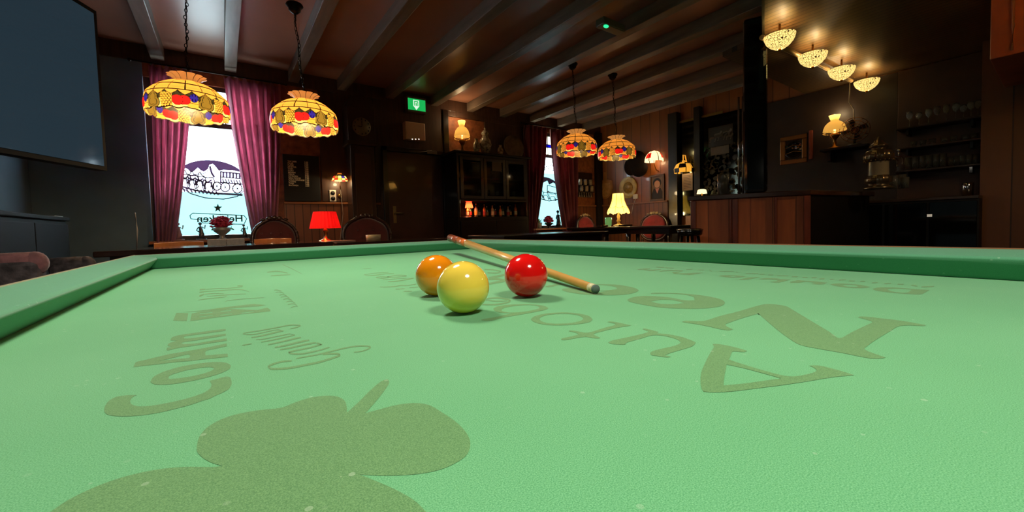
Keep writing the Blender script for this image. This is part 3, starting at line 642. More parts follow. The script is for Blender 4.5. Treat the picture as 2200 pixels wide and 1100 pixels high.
# lamps over the billiard table (their reflections show on the balls)
def table_pendant(x, y, lab, power):
    z = 1.78; t = thing('billiard_lamp', lab, 'hanging lamp', (x, y, z), 'lamps over the billiard table')
    bm = BM(); lathe(bm, [(.035, z+.16), (.05, z+.15), (.16, z+.06), (.2, z), (.196, z), (.155, z+.055), (.045, z+.145), (.03, z+.155)], 40, (x, y, 0)); obj('lamp_shade', bm, mat('green_enamel_shade', (20, 70, 45), .25, coat=.5), t)
    bm = BM(); cyl(bm, (x, y, z+.15), (x, y, ZK), .008); obj('rod', bm, BRASS, t)
    bm = BM(); ball(bm, (x, y, z+.065), .045, 20); obj('bulb', bm, mat('lit_white_bulb', (255, 236, 205), .4, emit=14), t)
    l = bpy.data.lights.new('bulb_light', 'AREA'); l.shape = 'DISK'; l.size = .28; l.energy = power; l.color = (1, .90, .74); l.spread = PI
    o = bpy.data.objects.new('bulb_light', l); COL.objects.link(o); o.parent = t; o.location = (0, 0, -.005)
table_pendant(.42, -.52, 'green shaded lamp hanging over the far half of the billiard table', TABLE_LAMP)
table_pendant(.42, -1.95, 'green shaded lamp hanging over the near half of the billiard table', TABLE_LAMP)

def at_wall(x, y, off=0): p = oY(x, y, YW-off); return p
WARM = (255, 206, 120)
# small stained glass bracket lamp on the wall left of the clock case
p = at_wall(730, 382, .16)
t = thing('wall_lamp', 'small stained glass wall lamp beside the tall clock case', 'wall lamp', p)
def mini_shade(t, p, R, n=96):
    bm = BM(); pr = [(.30, .62), (.22, .5), (.45, .42), (.75, .2), (.95, -.15), (1.0, -.4)]
    def mf(i, k):
        if k % 8 == 0 or i == 2: return 1
        return (0, 0, 0, [3, 2, 7, 5, 7, 4][(k//8) % 6], [7, 3, 4][(k//8) % 3])[i]
    lathe(bm, [(R*a, R*b) for a, b in pr], n, p, mifn=mf); obj('lamp_shade', bm, SH, t, recalc=False)
mini_shade(t, p, .095)
bm = BM(); tube(bm, [(p.x+.02, YW-.02, p.z-.22), (p.x+.02, YW-.10, p.z-.19), (p.x, YW-.16, p.z-.12), (p.x, YW-.16, p.z)], .007)
lathe(bm, [(1e-4, 0), (.03, 0), (.02, .015), (1e-4, .015)], 16, (p.x+.02, YW-.022, p.z-.22), rot=Matrix.Rotation(PI/2, 3, 'X')); obj('bracket', bm, BRASS, t)
bm = BM(); tube(bm, [(p.x, YW-.16, p.z-.1), (p.x+.05, YW-.03, p.z-.45), (p.x+.0, YW-.03, p.z-.8), (p.x+.06, YW-.03, p.z-1.1)], .003, 5); obj('cord', bm, WHITEP, t)
lamp(t, p+V(0, 0, -.06), 3.0, r=.02)
# double socket
p = at_wall(714, 421)
t = thing('wall_socket', 'cream double wall socket under the menu board corner', 'socket', (p.x, YW-.02, p.z))
bm = BM(); span(bm, (p.x-.04, YW-.035, p.z-.075), (p.x+.04, YW-.0205, p.z+.075)); obj('face_plate', bm, WHITEP, t, bevel=.005)
for dz in (-.035, .035):
    bm = BM(); lathe(bm, capped([(.026, 0), (.026, .006)]), 20, (p.x, YW-.035, p.z+dz), rot=Matrix.Rotation(PI/2, 3, 'X')); obj('socket_hole', bm, BLACK, t)
# menu board
a, b = at_wall(606, 335), at_wall(688, 430)
x0, x1, z1, z0 = a.x, b.x, a.z+.02, b.z-.02
t = thing('menu_board', 'black letter board with a price list right of the left window', 'menu board', ((x0+x1)/2, YW-.025, z0))
bm = BM(); span(bm, (x0, YW-.045, z0), (x1, YW-.0225, z1)); obj('board', bm, BLACK, t, bevel=.003)
LET = mat('cream_letters', (250, 238, 205), .6)
names = ['TAP BIER', 'PILSJE', 'FLESJE', 'JENEVER', 'WIJN', 'PORT', 'BESSEN', 'VIEUX', 'CITROEN', 'GELE ROOD', 'COLA ORANGE', 'COFFIE', 'THEE', 'BACARDI']
q1 = at_wall(617, 344); q2 = at_wall(641, 398); dz = (q1.z-q2.z)/13
body = '\n'.join(names); pr = '\n'.join(['2.20', '2.30', '2.50', '2.50', '3.00', '3.00', '2.80', '2.80', '2.50', '2.50', '2.20', '2.00', '2.00', '3.50'])
text('lettering', body, LET, (x0+.05, YW-.0458, z1-.095), (1, 0, 0), (0, 0, 1), dz*1.07, t, bold=.03)
text('lettering', pr, LET, (at_wall(652, 340).x, YW-.0458, z1-.095), (1, 0, 0), (0, 0, 1), dz*1.07, t, bold=.03)
# tall clock
p = at_wall(772, 271, .2)
t = thing('longcase_clock', 'tall dark wooden clock with a pale round dial standing by the wall', 'clock', (p.x, YW-.17, 0))
CX = p.x; bm = BM(); span(bm, (CX-.20, YW-.33, 0), (CX+.20, YW-.045, .5)); span(bm, (CX-.15, YW-.29, .5), (CX+.15, YW-.045, 1.95)); span(bm, (CX-.19, YW-.32, 1.95), (CX+.19, YW-.045, 2.0)); obj('case', bm, mat('clock_case_wood', (52, 34, 26), .4, coat=.2), t, bevel=.006)
bm = BM(); span(bm, (CX-.17, YW-.30, 2.0), (CX+.17, YW-.045, 2.43)); lathe(bm, [(1e-4, 0), (.17, 0), (.17, .25), (1e-4, .25)], 32, (CX, YW-.298, 2.43), rot=Matrix.Rotation(-PI/2, 3, 'X')); obj('hood', bm, mat('clock_case_wood', (52, 34, 26)), t, bevel=.004)
zc = oY(772, 271, YW-.32).z
bm = BM(); lathe(bm, capped([(.115, 0), (.115, .012)]), 40, (CX, YW-.30, zc), rot=Matrix.Rotation(PI/2, 3, 'X')); d_ = obj('dial', bm, mat('pale_clock_dial', (120, 108, 84), .5), t)
bm = BM()
for i in range(12):
    a = 2*PI*i/12; box(bm, (CX+.094*math.sin(a), YW-.3135, zc+.094*math.cos(a)), (.012, .003, .02))
obj('hour_marks', bm, BLACK, d_)
bm = BM(); span(bm, (CX-.004, YW-.318, zc), (CX+.004, YW-.3155, zc+.075)); span(bm, (CX-.055, YW-.3179, zc-.004), (CX, YW-.3156, zc+.004)); obj('clock_hands', bm, BLACK, d_)
bm = BM(); span(bm, (CX-.10, YW-.295, .62), (CX+.10, YW-.2905, 1.85)); obj('door', bm, mat('clock_door_wood', (66, 44, 32), .3, coat=.3), t, bevel=.003)

# door -----------------------------------------------------------
dx0, dx1 = 2.09, 2.93
bm = BM(); span(bm, (dx0, YW-.06, .01), (dx1, YW-.031, 1.95)); d1 = struct('door_1', bm, mat('dark_red_brown_door', (62, 34, 28), .35, var=.15, vscale=4, coat=.2), loc=((dx0+dx1)/2, YW-.045, .01), bevel=.004)
bm = BM()
for a, b in (((dx0-.07, 0), (dx0-.003, 2.02)), ((dx1+.003, 0), (dx1+.045, 2.02)), ((dx0-.07, 1.955), (dx1+.045, 2.02))): span(bm, (a[0], YW-.075, a[1]), (b[0], YW-.031, b[1]))
struct('trim_60', bm, DKWOOD, bevel=.004)
h = oY(848, 461, YW-.06)
bm = BM(); span(bm, (h.x-.022, YW-.068, h.z-.12), (h.x+.022, YW-.0605, h.z+.12)); cyl(bm, (h.x, YW-.068, h.z+.02), (h.x, YW-.11, h.z+.02), .01); tube(bm, [(h.x, YW-.11, h.z+.02), (h.x+.03, YW-.115, h.z+.02), (h.x+.12, YW-.115, h.z+.015)], .009); obj('door_handle', bm, mat('dull_brass', (150, 130, 96), .35, .9), d1)
bm = BM(); k = oY(893, 389, YW-.06); ball(bm, (k.x, YW-.062, k.z), .009, 10); obj('peephole', bm, CHROME, d1)
# door closer / pipes
a, b = oY(878, 325, YW-.08), oY(934, 330, YW-.08)
t = thing('door_closer', 'grey door closer arm above the dark door', 'door closer', (a.x+.2, YW-.06, a.z))
bm = BM(); span(bm, (b.x-.14, YW-.12, b.z-.02), (b.x+.02, YW-.0755, b.z+.03)); obj('body', bm, mat('grey_metal', (110, 104, 98), .4, .6), t, bevel=.004)
bm = BM(); tube(bm, [(a.x, YW-.10, a.z-.01), (a.x+.14, YW-.14, a.z-.012), (b.x-.06, YW-.10, b.z+.034)], .006); obj('arm', bm, mat('grey_metal', (110, 104, 98)), t)
# exit sign
a, b = at_wall(876, 210, .12), at_wall(914, 238, .12)
t = thing('exit_sign', 'green lit emergency exit sign with white arrow above the door', 'exit sign', ((a.x+b.x)/2, YW-.08, (a.z+b.z)/2))
x0, x1, z1, z0 = a.x, b.x, a.z, b.z-.015
bm = BM(); span(bm, (x0-.012, YW-.12, z0-.03), (x1+.012, YW-.0305, z1+.03)); obj('housing', bm, mat('grey_brown_housing', (96, 76, 62), .5), t, bevel=.004)
bm = BM(); span(bm, (x0, YW-.126, z0), (x1, YW-.1205, z1)); obj('green_panel', bm, mat('lit_green_panel', (30, 200, 96), .4, emit=.75), t)
cx, cz = (x0+x1)/2-.01, (z0+z1)/2; WL = mat('lit_white_pictogram', (235, 255, 240), .4, emit=.9); s = .9
bm = BM()
poly(bm, [[(cx+s*a, YW-.1275, cz+s*b) for a, b in ((-.05, .07), (.05, .07), (.05, -.025), (.03, -.045), (0, -.085), (-.03, -.045), (-.05, -.025))], [(cx+s*a, YW-.1275, cz+s*b) for a, b in ((-.036, .056), (.036, .056), (.036, -.02), (-.036, -.02))]], solid=(0, .001, 0))
poly(bm, [[(cx+s*a, YW-.1275, cz+s*b) for a, b in ((-.02, .04), (.02, .04), (.02, -.02), (.01, -.02), (.01, .028), (-.01, .028), (-.01, -.02), (-.02, -.02))]], solid=(0, .001, 0))
obj('arrow_symbol', bm, WL, t)
# beige box
a, b = at_wall(870, 260, .14), at_wall(914, 303, .14)
t = thing('wall_speaker', 'beige box on the wall below the green exit sign', 'wall box', ((a.x+b.x)/2, YW-.1, b.z))
bm = BM(); span(bm, (a.x, YW-.15, b.z), (b.x, YW-.0305, a.z)); obj('housing', bm, CREAM, t, bevel=.012)
for i in range(3):
    q = oY(886+i*7, 299, YW-.151); bm = BM(); ball(bm, (q.x, YW-.150, q.z), .008, 10, sc=(1.2, .4, .8)); obj('indicator_light', bm, mat('lit_white_indicator', (255, 236, 210), .4, emit=2.5), t)

# ---------------------------------------------------------------- corner cabinet
a, b = oY(976, 328, YW-.48), oY(1130, 330, YW-.48)
kx0, kx1, kz = 3.0, 4.36, 2.0
kf = YW-.48
kx0 = oY(980, 328, kf).x; kx1 = oY(1132, 330, kf).x; kz = oY(990, 329, kf).z
t = thing('display_cabinet', 'tall dark display cabinet with glazed doors and a lit niche', 'cabinet', ((kx0+kx1)/2, YW-.24, 0))
KC = t
nz0 = oY(985, 466, kf).z; nz1 = oY(985, 432, kf).z
bm = BM()
span(bm, (kx0, kf, 0), (kx1, YW-.036, nz0)); span(bm, (kx0, kf, nz0), (kx0+.04, YW-.036, kz)); span(bm, (kx1-.04, kf, nz0), (kx1, YW-.036, kz)); span(bm, (kx0+.04, YW-.06, nz0), (kx1-.04, YW-.036, kz)); span(bm, (kx0+.04, kf, nz1), (kx1-.04, YW-.06, nz1+.03)); span(bm, (kx0+.04, kf, kz-.04), (kx1-.04, YW-.06, kz)); span(bm, (kx0+.04, kf+.06, (nz1+kz)/2), (kx1-.04, YW-.06, (nz1+kz)/2+.015))
obj('body', bm, DKWOOD, t, bevel=.004)
bm = BM(); span(bm, (kx0-.05, kf-.05, kz), (kx1+.05, YW-.036, kz+.035)); obj('cornice', bm, DKWOOD, t, bevel=.012)
for i in range(3):
    xa = kx0+.04+(kx1-kx0-.08)*i/3+.004; xb = kx0+.04+(kx1-kx0-.08)*(i+1)/3-.004; za, zb = nz1+.034, kz-.044
    bm = BM()
    for q in (((xa, za), (xa+.05, zb)), ((xb-.05, za), (xb, zb)), ((xa+.05, za), (xb-.05, za+.05)), ((xa+.05, zb-.05), (xb-.05, zb))): span(bm, (q[0][0], kf-.022, q[0][1]), (q[1][0], kf-.002, q[1][1]))
    dd = obj('door', bm, DKWOOD, t, bevel=.003)
    bm = BM(); span(bm, (xa+.05, kf-.014, za+.05), (xb-.05, kf-.010, zb-.05)); obj('glass_pane', bm, mat('cabinet_glass', (235, 240, 240), .05, trans=1, ior=1.12), dd)
    bm = BM(); ball(bm, (xb-.025, kf-.03, (za+zb)/2), .009, 10); obj('knob', bm, BRASS, dd)
for i in range(2):
    xa = kx0+.03+(kx1-kx0-.06)*i/2+.004; xb = xa+(kx1-kx0-.06)/2-.008
    bm = BM(); span(bm, (xa, kf-.02, .12), (xb, kf-.001, nz0-.06)); dd = obj('door', bm, DKWOOD, t, bevel=.006)
    bm = BM(); ball(bm, ((xa+.03 if i else xb-.03), kf-.03, .6), .011, 10); obj('knob', bm, BRASS, dd)
# things on and in the cabinet
def vase(x, y, z, h, r, m, label, name='vase', cat='vase', lid=False, group=None, prof=None):
    t = thing(name, label, cat, (x, y, z), group)
    pr = prof or [(.4, 0), (.45, .03), (.75, .2), (1, .45), (.9, .65), (.5, .78), (.42, .86), (.6, .93)]
    bm = BM(); lathe(bm, [(1e-4, z+.001)]+[(r*a, z+.001+h*b) for a, b in pr]+([(r*.5, z+h*.93), (1e-4, z+h*.90)]), 24, (x, y, 0)); obj('body', bm, m, t)
    if lid:
        bm = BM(); lathe(bm, [(r*.62, z+h*.935), (r*.6, z+h*.97), (r*.35, z+h*1.06), (r*.12, z+h*1.1), (r*.16, z+h*1.16), (1e-4, z+h*1.22)], 24, (x, y, 0)); obj('lid', bm, m, t)
    return t
DELFT = mat('blue_white_porcelain', (196, 186, 160), .2, col2=(60, 52, 44), vscale=30, coat=.5)
ky = YW-.3; zt = kz+.036
def kxx(px, y=ky, py=325): return oY(px, py, y).x
vase(kxx(1024), ky, zt, .26, .055, DELFT, 'small patterned porcelain vase on the cabinet beside the lit lamp')
vase(kxx(1043), ky, zt, .36, .10, DELFT, 'large lidded patterned porcelain jar in the middle of the cabinet top', 'ginger_jar', 'jar', True)
vase(kxx(1075), ky, zt, .20, .05, DELFT, 'small dark porcelain jug right of the large lidded jar', 'jug', 'jug')
p = oY(1102, 298, YW-.14)
t = thing('display_plate', 'large dull round plate standing on the cabinet top at right', 'plate', (p.x, p.y, zt))
bm = BM(); lathe(bm, capped([(.05, .008), (.14, .0), (.205, .02), (.205, .028), (.14, .01), (.05, .015)]), 40, (p.x, p.y, zt+.215), rot=Matrix.Rotation(PI/2-.18, 3, 'X')); obj('plate', bm, mat('dull_patterned_plate', (104, 86, 62), .4, col2=(66, 56, 44), vscale=12), t)
bm = BM(); tube(bm, [(p.x-.05, p.y-.11, zt+.01), (p.x-.05, p.y+.06, zt+.01), (p.x-.04, p.y+.06, zt+.16)], .006); tube(bm, [(p.x+.05, p.y-.11, zt+.01), (p.x+.05, p.y+.06, zt+.01), (p.x+.04, p.y+.06, zt+.16)], .006); obj('stand', bm, BRASS, t)
GLAMP = translucent(mat('white_glass_lamp_shade', (255, 222, 140), .3, emit=.3, ecol=(255, 204, 100)), .5)
def oil_lamp(x, y, z, H, R, label, power, cat='oil lamp'):
    t = thing('oil_lamp', label, cat, (x, y, z))
    def pr(L): return [(R*a, z+H*b) for a, b in L]
    bm = BM(); lathe(bm, pr([(1e-4, 0), (.62, 0), (.6, .03), (.2, .07), (.14, .26), (.25, .31), (.42, .37), (.42, .44), (.2, .48), (1e-4, .48)]), 24, (x, y, 0)); obj('font', bm, BRASS, t)
    bm = BM(); lathe(bm, pr([(.50, 1.0), (.48, .97), (.40, .90), (.34, .85), (.36, .83), (.60, .79), (.84, .71), (.98, .60), (1, .53)]), 48, (x, y, 0), rfn=lambda a, i: 1+(.04*math.sin(a*12) if i in (0, 8) else 0)); obj('lamp_shade', bm, GLAMP, t)
    bm = BM()
    for i in range(28):
        a = 2*PI*i/28; ball(bm, (x+R*.98*math.cos(a), y+R*.98*math.sin(a), z+H*.475), R*.06, 6)
    obj('bead_fringe', bm, GLAMP, t)
    bm = BM(); cyl(bm, (x, y, z+H*.485), (x, y, z+H*1.03), R*.12, R*.1, 16); obj('chimney', bm, mat('chimney_glass', (255, 235, 190), .1, trans=.7), t)
    lamp(t, (x, y+.0, z+H*.62), power*.25, r=.03); lamp(t, (x, y, z+H*1.14), power, r=.02); lamp(t, (x, y, z+H*.40), power*.4, r=.02)
    return t
p = oY(994, 326, YW-.2)
oil_lamp(oY(993, 300, YW-.2).x, YW-.2, zt, oY(993, 260, YW-.2).z-zt, .118, 'lit white glass oil lamp standing on the cabinet top by the wallpaper', 3.2)
# niche: red lamp, bottles and glasses
def small_lamp(x, y, z, r, h, m, label, power, col=(1, .3, .14), base=BRASS, name='table_lamp', hs=None, r1=None):
    hs = hs or h*.42; t = thing(name, label, 'table lamp', (x, y, z))
    bm = BM(); lathe(bm, [(1e-4, z), (r*.55, z), (r*.5, z+.01), (r*.12, z+.03), (r*.10, z+h*.3), (r*.2, z+h*.36), (r*.1, z+h*.44), (r*.08, z+h-hs*.6), (1e-4, z+h-hs*.6)], 20, (x, y, 0)); obj('base', bm, base, t)
    n = 96; r1 = r1 or r*.62
    bm = BM(); lathe(bm, [(r1, z+h), ((r+r1)/2, z+h-hs/2), (r, z+h-hs)], n, (x, y, 0), rfn=lambda a, i: 1+.03*math.cos(a*24)); obj('lamp_shade', bm, m, t)
    bm = BM(); ball(bm, (x, y, z+h-hs*.55), min(.03, r*.35), 12); obj('bulb', bm, mat('lit_bulb', (255, 214, 140)), t)
    lamp(t, (x, y, z+h-hs*.95), power, col, r=.02); return t
REDSH = translucent(mat('red_pleated_lamp_shade', (214, 20, 24), .6, emit=.14), .3)
PINKSH = translucent(mat('pink_red_lamp_shade', (255, 96, 60), .6, emit=1.1), .5)
ny = kf+.16
small_lamp(oY(1008, 450, ny).x, ny, nz0+.001, .06, .24, PINKSH, 'small glowing pink red lamp inside the cabinet niche', 6)
BOT = [mat('amber_bottle_glass', (150, 80, 24), .06, spec=.8, coat=.5), mat('green_bottle_glass', (40, 66, 36), .06, coat=.5), mat('clear_spirit_bottle', (190, 170, 140), .06, trans=.5), mat('dark_bottle_glass', (24, 18, 14), .06, coat=.5)]
LABM = [mat('cream_bottle_label', (196, 176, 136), .6), mat('red_bottle_label', (140, 34, 24), .6), mat('gold_bottle_label', (176, 126, 50), .5)]
def bottle(x, y, z, h, r, k, label, group):
    t = thing('liqueur_bottle', label, 'bottle', (x, y, z), group)
    bm = BM(); lathe(bm, [(1e-4, z), (r, z), (r, z+h*.58), (r*.75, z+h*.68), (r*.35, z+h*.75), (r*.33, z+h*.93), (1e-4, z+h*.93)], 16, (x, y, 0)); obj('body', bm, BOT[k % 4], t)
    bm = BM(); lathe(bm, [(r*1.02, z+h*.16), (r*1.02, z+h*.46)], 16, (x, y, 0)); obj('label', bm, LABM[k % 3], t)
    bm = BM(); lathe(bm, [(1e-4, z+h*.931), (r*.38, z+h*.931), (r*.38, z+h), (1e-4, z+h)], 12, (x, y, 0)); obj('cap', bm, LABM[(k+1) % 3], t)
    return t
nb = 13
for i in range(nb):
    x = kx0+.28+(kx1-kx0-.38)*i/(nb-1); h = .17+.05*((i*7) % 5)/5
    bottle(x, kf+.22+.05*(i % 2), nz0+.001, h, .028, i, '%s %s bottle from the left in the lit cabinet niche' % (ORD[i], ('amber', 'green', 'clear', 'dark')[i % 4]), 'bottles in the cabinet niche')
def wineglass(x, y, z, h, r, label, group):
    bm = BM(); lathe(bm, [(1e-4, z+.003), (r*.8, z), (r*.75, z+.004), (r*.1, z+.012), (r*.08, z+h*.45), (r*.7, z+h*.56), (r, z+h*.75), (r*.85, z+h), (r*.80, z+h), (r*.94, z+h*.76), (r*.6, z+h*.6), (1e-4, z+h*.5)], 16, (x, y, 0))
    return tag(obj('wine_glass', bm, GLASSM, loc=(x, y, z)), label, 'glass', group)
for zz, n in ((nz1+.0315, 7), ((nz1+kz)/2+.0165, 6)):
    for i in range(n): wineglass(kx0+.14+(kx1-kx0-.28)*i/(n-1), kf+.2, zz, .16, .035, '%s stemmed glass from the left on the %s shelf of the display cabinet' % (ORD[i], 'lower' if n == 7 else 'upper'), 'glasses in the display cabinet')
p = oY(1068, 358, kf-.03)
bm = BM(); span(bm, (p.x-.09, kf-.028, p.z-.07), (p.x+.08, kf-.0235, p.z+.07)); tag(obj('paper_note', bm, mat('dull_grey_paper', (92, 84, 70), .7), loc=(p.x, kf-.026, p.z)), 'dull grey note fixed on a glazed cabinet door', 'note')

# ================================================================== TABLES, CHAIRS
def round_edge_table(x0, x1, y0, y1, z, label, m=DKWOOD, name='window_table', legs=True):
    t = thing(name, label, 'table', ((x0+x1)/2, (y0+y1)/2, 0))
    bm = BM(); span(bm, (x0, y0, z-.035), (x1, y1, z)); obj('tabletop', bm, m, t, bevel=.006)
    bm = BM(); span(bm, (x0+.06, y0+.06, z-.11), (x1-.06, y1-.06, z-.0355)); obj('apron', bm, DKWOOD, t)
    for x in (x0+.08, x1-.08):
        for y in (y0+.08, y1-.08):
            bm = BM(); lathe(bm, [(1e-4, 0), (.025, 0), (.03, .1), (.04, .3), (.025, .45), (.035, z-.11), (1e-4, z-.11)], 14, (x, y, 0)); obj('leg', bm, DKWOOD, t)
    return t
GLOSSY = mat('glossy_dark_tabletop', (60, 40, 34), .12, coat=.8, var=.2, vscale=3)
ZT = .772
ta = oZ(182, 543, ZT); 
round_edge_table(oZ(184, 543, ZT).x, .86, 1.66, 2.36, ZT, 'glossy dark long table before the large left window', GLOSSY)
round_edge_table(.90, 1.95, 1.72, 2.42, .760, 'dark table before the wall with the red lamp', GLOSSY)
# honey-coloured chairs whose top rails show above the table
def rail_chair(x, y, z, wd, label, rz=0):
    t = thing('wooden_chair', label, 'chair', (x, y, 0), 'honey wood chairs behind the long table', rz)
    bm = BM(); span(bm, (-wd/2, -.22, .43), (wd/2, .22, .455)); obj('seat', bm, MIDWOOD, t, world=False, bevel=.008)
    for sx in (-1, 1):
        bm = BM(); cyl(bm, (sx*(wd/2-.03), -.19, 0), (sx*(wd/2-.03), -.19, .43), .016, .02); obj('leg', bm, MIDWOOD, t, world=False)
        bm = BM(); tube(bm, [(sx*(wd/2-.03), .19, 0), (sx*(wd/2-.03), .19, .45), (sx*(wd/2-.03), .21, z-.04)], .017); obj('leg', bm, MIDWOOD, t, world=False)
    bm = BM(); n = 14; g = []
    for i in range(n+1):
        s = i/n*2-1; yy = .25-.05*s*s*1.0; g.append([bm.verts.new(p) for p in ((s*wd/2, yy-.012, z-.075), (s*wd/2, yy+.012, z-.075), (s*wd/2, yy+.012, z-.004*abs(s)), (s*wd/2, yy-.012, z-.004*abs(s)))])
    for i in range(n):
        for k in range(4): bm.faces.new((g[i][k], g[i][(k+1) % 4], g[i+1][(k+1) % 4], g[i+1][k]))
    bm.faces.new(g[0]); bm.faces.new(g[-1]); obj('top_rail', bm, mat('varnished_honey_rail', (176, 116, 70), .22, coat=.6, var=.15), t, world=False, bevel=.005)
    bm = BM()
    for k in range(4): xx = (k-1.5)*wd/5; cyl(bm, (xx, .2, .455), (xx, .235, z-.07), .008)
    obj('back_spindles', bm, MIDWOOD, t, world=False)
    return t
CY = 2.62
for (xa, xb, yy, lab) in ((331, 438, 519, 'honey wood chair seen over the long table, left of the flower vase'), (545, 625, 512, 'honey wood chair seen over the long table, right of the flower vase')):
    a, b = oY(xa, yy, CY+.23), oY(xb, yy, CY+.23); rail_chair((a.x+b.x)/2, CY, (a.z+b.z)/2, b.x-a.x, lab)
# beer mat stacks
MATM = mat('pale_beer_mats', (206, 190, 172), .7, var=.15, vscale=60)
for i, (xx, lab) in enumerate(((466, 'left of two stacks of pale beer mats on the long table'), (506, 'right of two stacks of pale beer mats on the long table'))):
    p = oY(xx, 520, 1.84); bm = BM()
    for k in range(9): box(bm, (0, 0, .0035+k*.0050), (.104, .10, .0046), rz=.03*math.sin(k*2.1))
    o = obj('beer_mat_stack', bm, MATM); o.location = (p.x, 1.84, ZT+.0008); tag(o, lab, 'beer mats', 'beer mat stacks')
# ashtray / tins on second table
p = oZ(802, 513, .775); bm = BM(); lathe(bm, [(1e-4, 0), (.06, 0), (.065, .05), (.058, .05), (.052, .012), (1e-4, .012)], 24); o = obj('round_tin', bm, mat('cream_tin', (176, 158, 120), .4)); o.location = (oY(802, 508, 2.0).x, 2.0, .7608); tag(o, 'cream round tin on the table before the carved chair', 'tin')
p = oY(723, 511, 1.95); bm = BM(); span(bm, (p.x-.13, 1.86, .7608), (p.x+.13, 2.04, .772)); tag(obj('place_card', bm, mat('worn_paper_mat', (150, 110, 92), .6), loc=(p.x, 1.95, .7608)), 'flat worn card lying on the table under the red lamp', 'card')
# red lamp
rl = oY(698, 482, 2.2)
small_lamp(oY(698, 470, 2.2).x, 2.2, .7605, .125, oY(698, 455, 2.2).z-.7605, REDSH, 'red pleated table lamp below the socket', 5.0, hs=.145, r1=.09)
# carved red velvet chairs
CARVE = mat('carved_walnut', (48, 24, 18), .3, coat=.4)
def carved_chair(x, y, rz, zt, label, wd=.50, crest=None):
    VEL = REDV if crest else mat('dark_wine_velvet', (74, 18, 22), .8, sheen=.3, var=.2)
    t = thing('carved_chair', label, 'chair', (x, y, 0), None, rz)
    bm = BM(); span(bm, (-.25, -.24, .38), (.25, .24, .43)); obj('seat_frame', bm, CARVE, t, world=False, bevel=.01)
    bm = BM(); span(bm, (-.235, -.225, .4305), (.235, .225, .50)); obj('seat_cushion', bm, VEL, t, world=False, bevel=.02)
    for sx in (-1, 1):
        bm = BM(); tube(bm, [(sx*.2, -.2, .38), (sx*.22, -.22, .25), (sx*.20, -.20, .1), (sx*.22, -.23, 0)], lambda s: .03-.014*s); obj('leg', bm, CARVE, t, world=False)
        bm = BM(); tube(bm, [(sx*.2, .2, .38), (sx*.2, .22, .2), (sx*.2, .28, 0)], .018); obj('leg', bm, CARVE, t, world=False)
    h = zt-.52; cz = .52+h*.52; ow = wd/2
    def shape(k): return [(ow*k*math.copysign(abs(math.cos(a))**.75, math.cos(a)), cz+h*.48*k*math.copysign(abs(math.sin(a))**.85, math.sin(a))+(.03*k*math.exp(-(math.cos(a)*3)**2) if math.sin(a) > 0 else 0)) for a in [2*PI*i/48 for i in range(48)]]
    bm = BM(); O_ = shape(1); g = [(p[0], .235+.10*(p[1]-.5), p[1]) for p in O_]; tube(bm, g+[g[0], g[1]], .021, 8); 
    for a in range(0, 48, 3): q = g[a]; ball(bm, q, .024, 8)
    for s in (-1, 1): tube(bm, [(s*.19, .22, .43), (s*.20, .235, .56)], .02)
    obj('back_frame', bm, CARVE, t, world=False)
    bm = BM(); I = shape(.93); n = 48; rings = []
    for k, off in ((1, 0), (.85, -.03), (.5, -.045), (.05, -.05)):
        rings.append([bm.verts.new((p[0]*k, .235+.10*(p[1]-.5)+off, cz+(p[1]-cz)*k)) for p in I])
    rb = [bm.verts.new((p[0]*.95, .235+.10*(p[1]-.5)+.02, cz+(p[1]-cz)*.95)) for p in I]
    for r1, r2 in zip(rings, rings[1:]):
        for i in range(n): bm.faces.new((r1[i], r1[(i+1) % n], r2[(i+1) % n], r2[i])).smooth = True
    for i in range(n): bm.faces.new((rb[i], rb[(i+1) % n], rings[0][(i+1) % n], rings[0][i]))
    bm.faces.new(rings[-1]); bm.faces.new(rb); obj('back_cushion', bm, VEL, t, world=False)
    bm = BM(); tz = cz+h*.48+.03; ty = .235+.10*(tz-.5)
    for s in (-1, 0, 1): ball(bm, (s*.05, ty-.012, tz+.012-abs(s)*.008), .026, 10, sc=(1.3, .6, 1))
    for s in (-1, 1): ball(bm, (s*.11, ty-.008, tz-.008), .02, 8, sc=(1.5, .6, .8))
    obj('crest_carving', bm, mat('pale_carved_crest', crest, .4) if crest else CARVE, t, world=False)
    bm = BM()
    for r_ in range(3):
        for c_ in range(4-(r_ % 2)):
            ball(bm, ((c_-1.5+.5*(r_ % 2))*.09, .17+.1*(cz-.5), cz+(r_-1)*.09), .008, 6)
    obj('buttons', bm, VEL, t, world=False)
    return t
for (px, py, yy, rz, wd, lab, cr) in ((590, 476, 3.30, 0, .44, 'carved chair with dark red back beside the right curtain of the large window', None), (788, 470, 3.2, .0, .58, 'carved chair with wide dark red back before the tall clock', None)):
    p = oY(px, py, yy+.27); carved_chair(p.x, yy, rz, p.z, lab, wd, cr)

# window sill things -------------------------------------------------
SY = YW-.085
zs = W1[2]+.001
def figurine(px, h, label, m, y=SY, group=None, z=zs):
    x = oY(px, 500, y).x; t = thing('figurine', label, 'figurine', (x, y, z), group)
    bm = BM(); lathe(bm, capped([(h*.24, z), (h*.24, z+h*.06)]), 20, (x, y, 0)); obj('base', bm, m, t)
    bm = BM(); sk = lambda pts, r: tube(bm, [(x+a*h, y+b*h, z+c*h) for a, b, c in pts], r, 10)
    sk([(0, 0, .06), (.02, 0, .3), (.0, 0, .5), (-.02, 0, .72)], lambda s: h*(.16-.09*s)); sk([(-.02, 0, .7), (-.02, 0, .80)], h*.035)
    ball(bm, (x-.02*h, y, z+h*.88), h*.085, 12); sk([(-.09*1, 0, .70), (-.19, -.03, .52), (-.08, -.1, .42)], h*.03); sk([(.06, 0, .70), (.17, -.02, .60), (.2, 0, .8)], h*.03)
    obj('figure', bm, m, t); return t
PEW = mat('grey_bronze_figurine', (96, 96, 104), .35, .5)
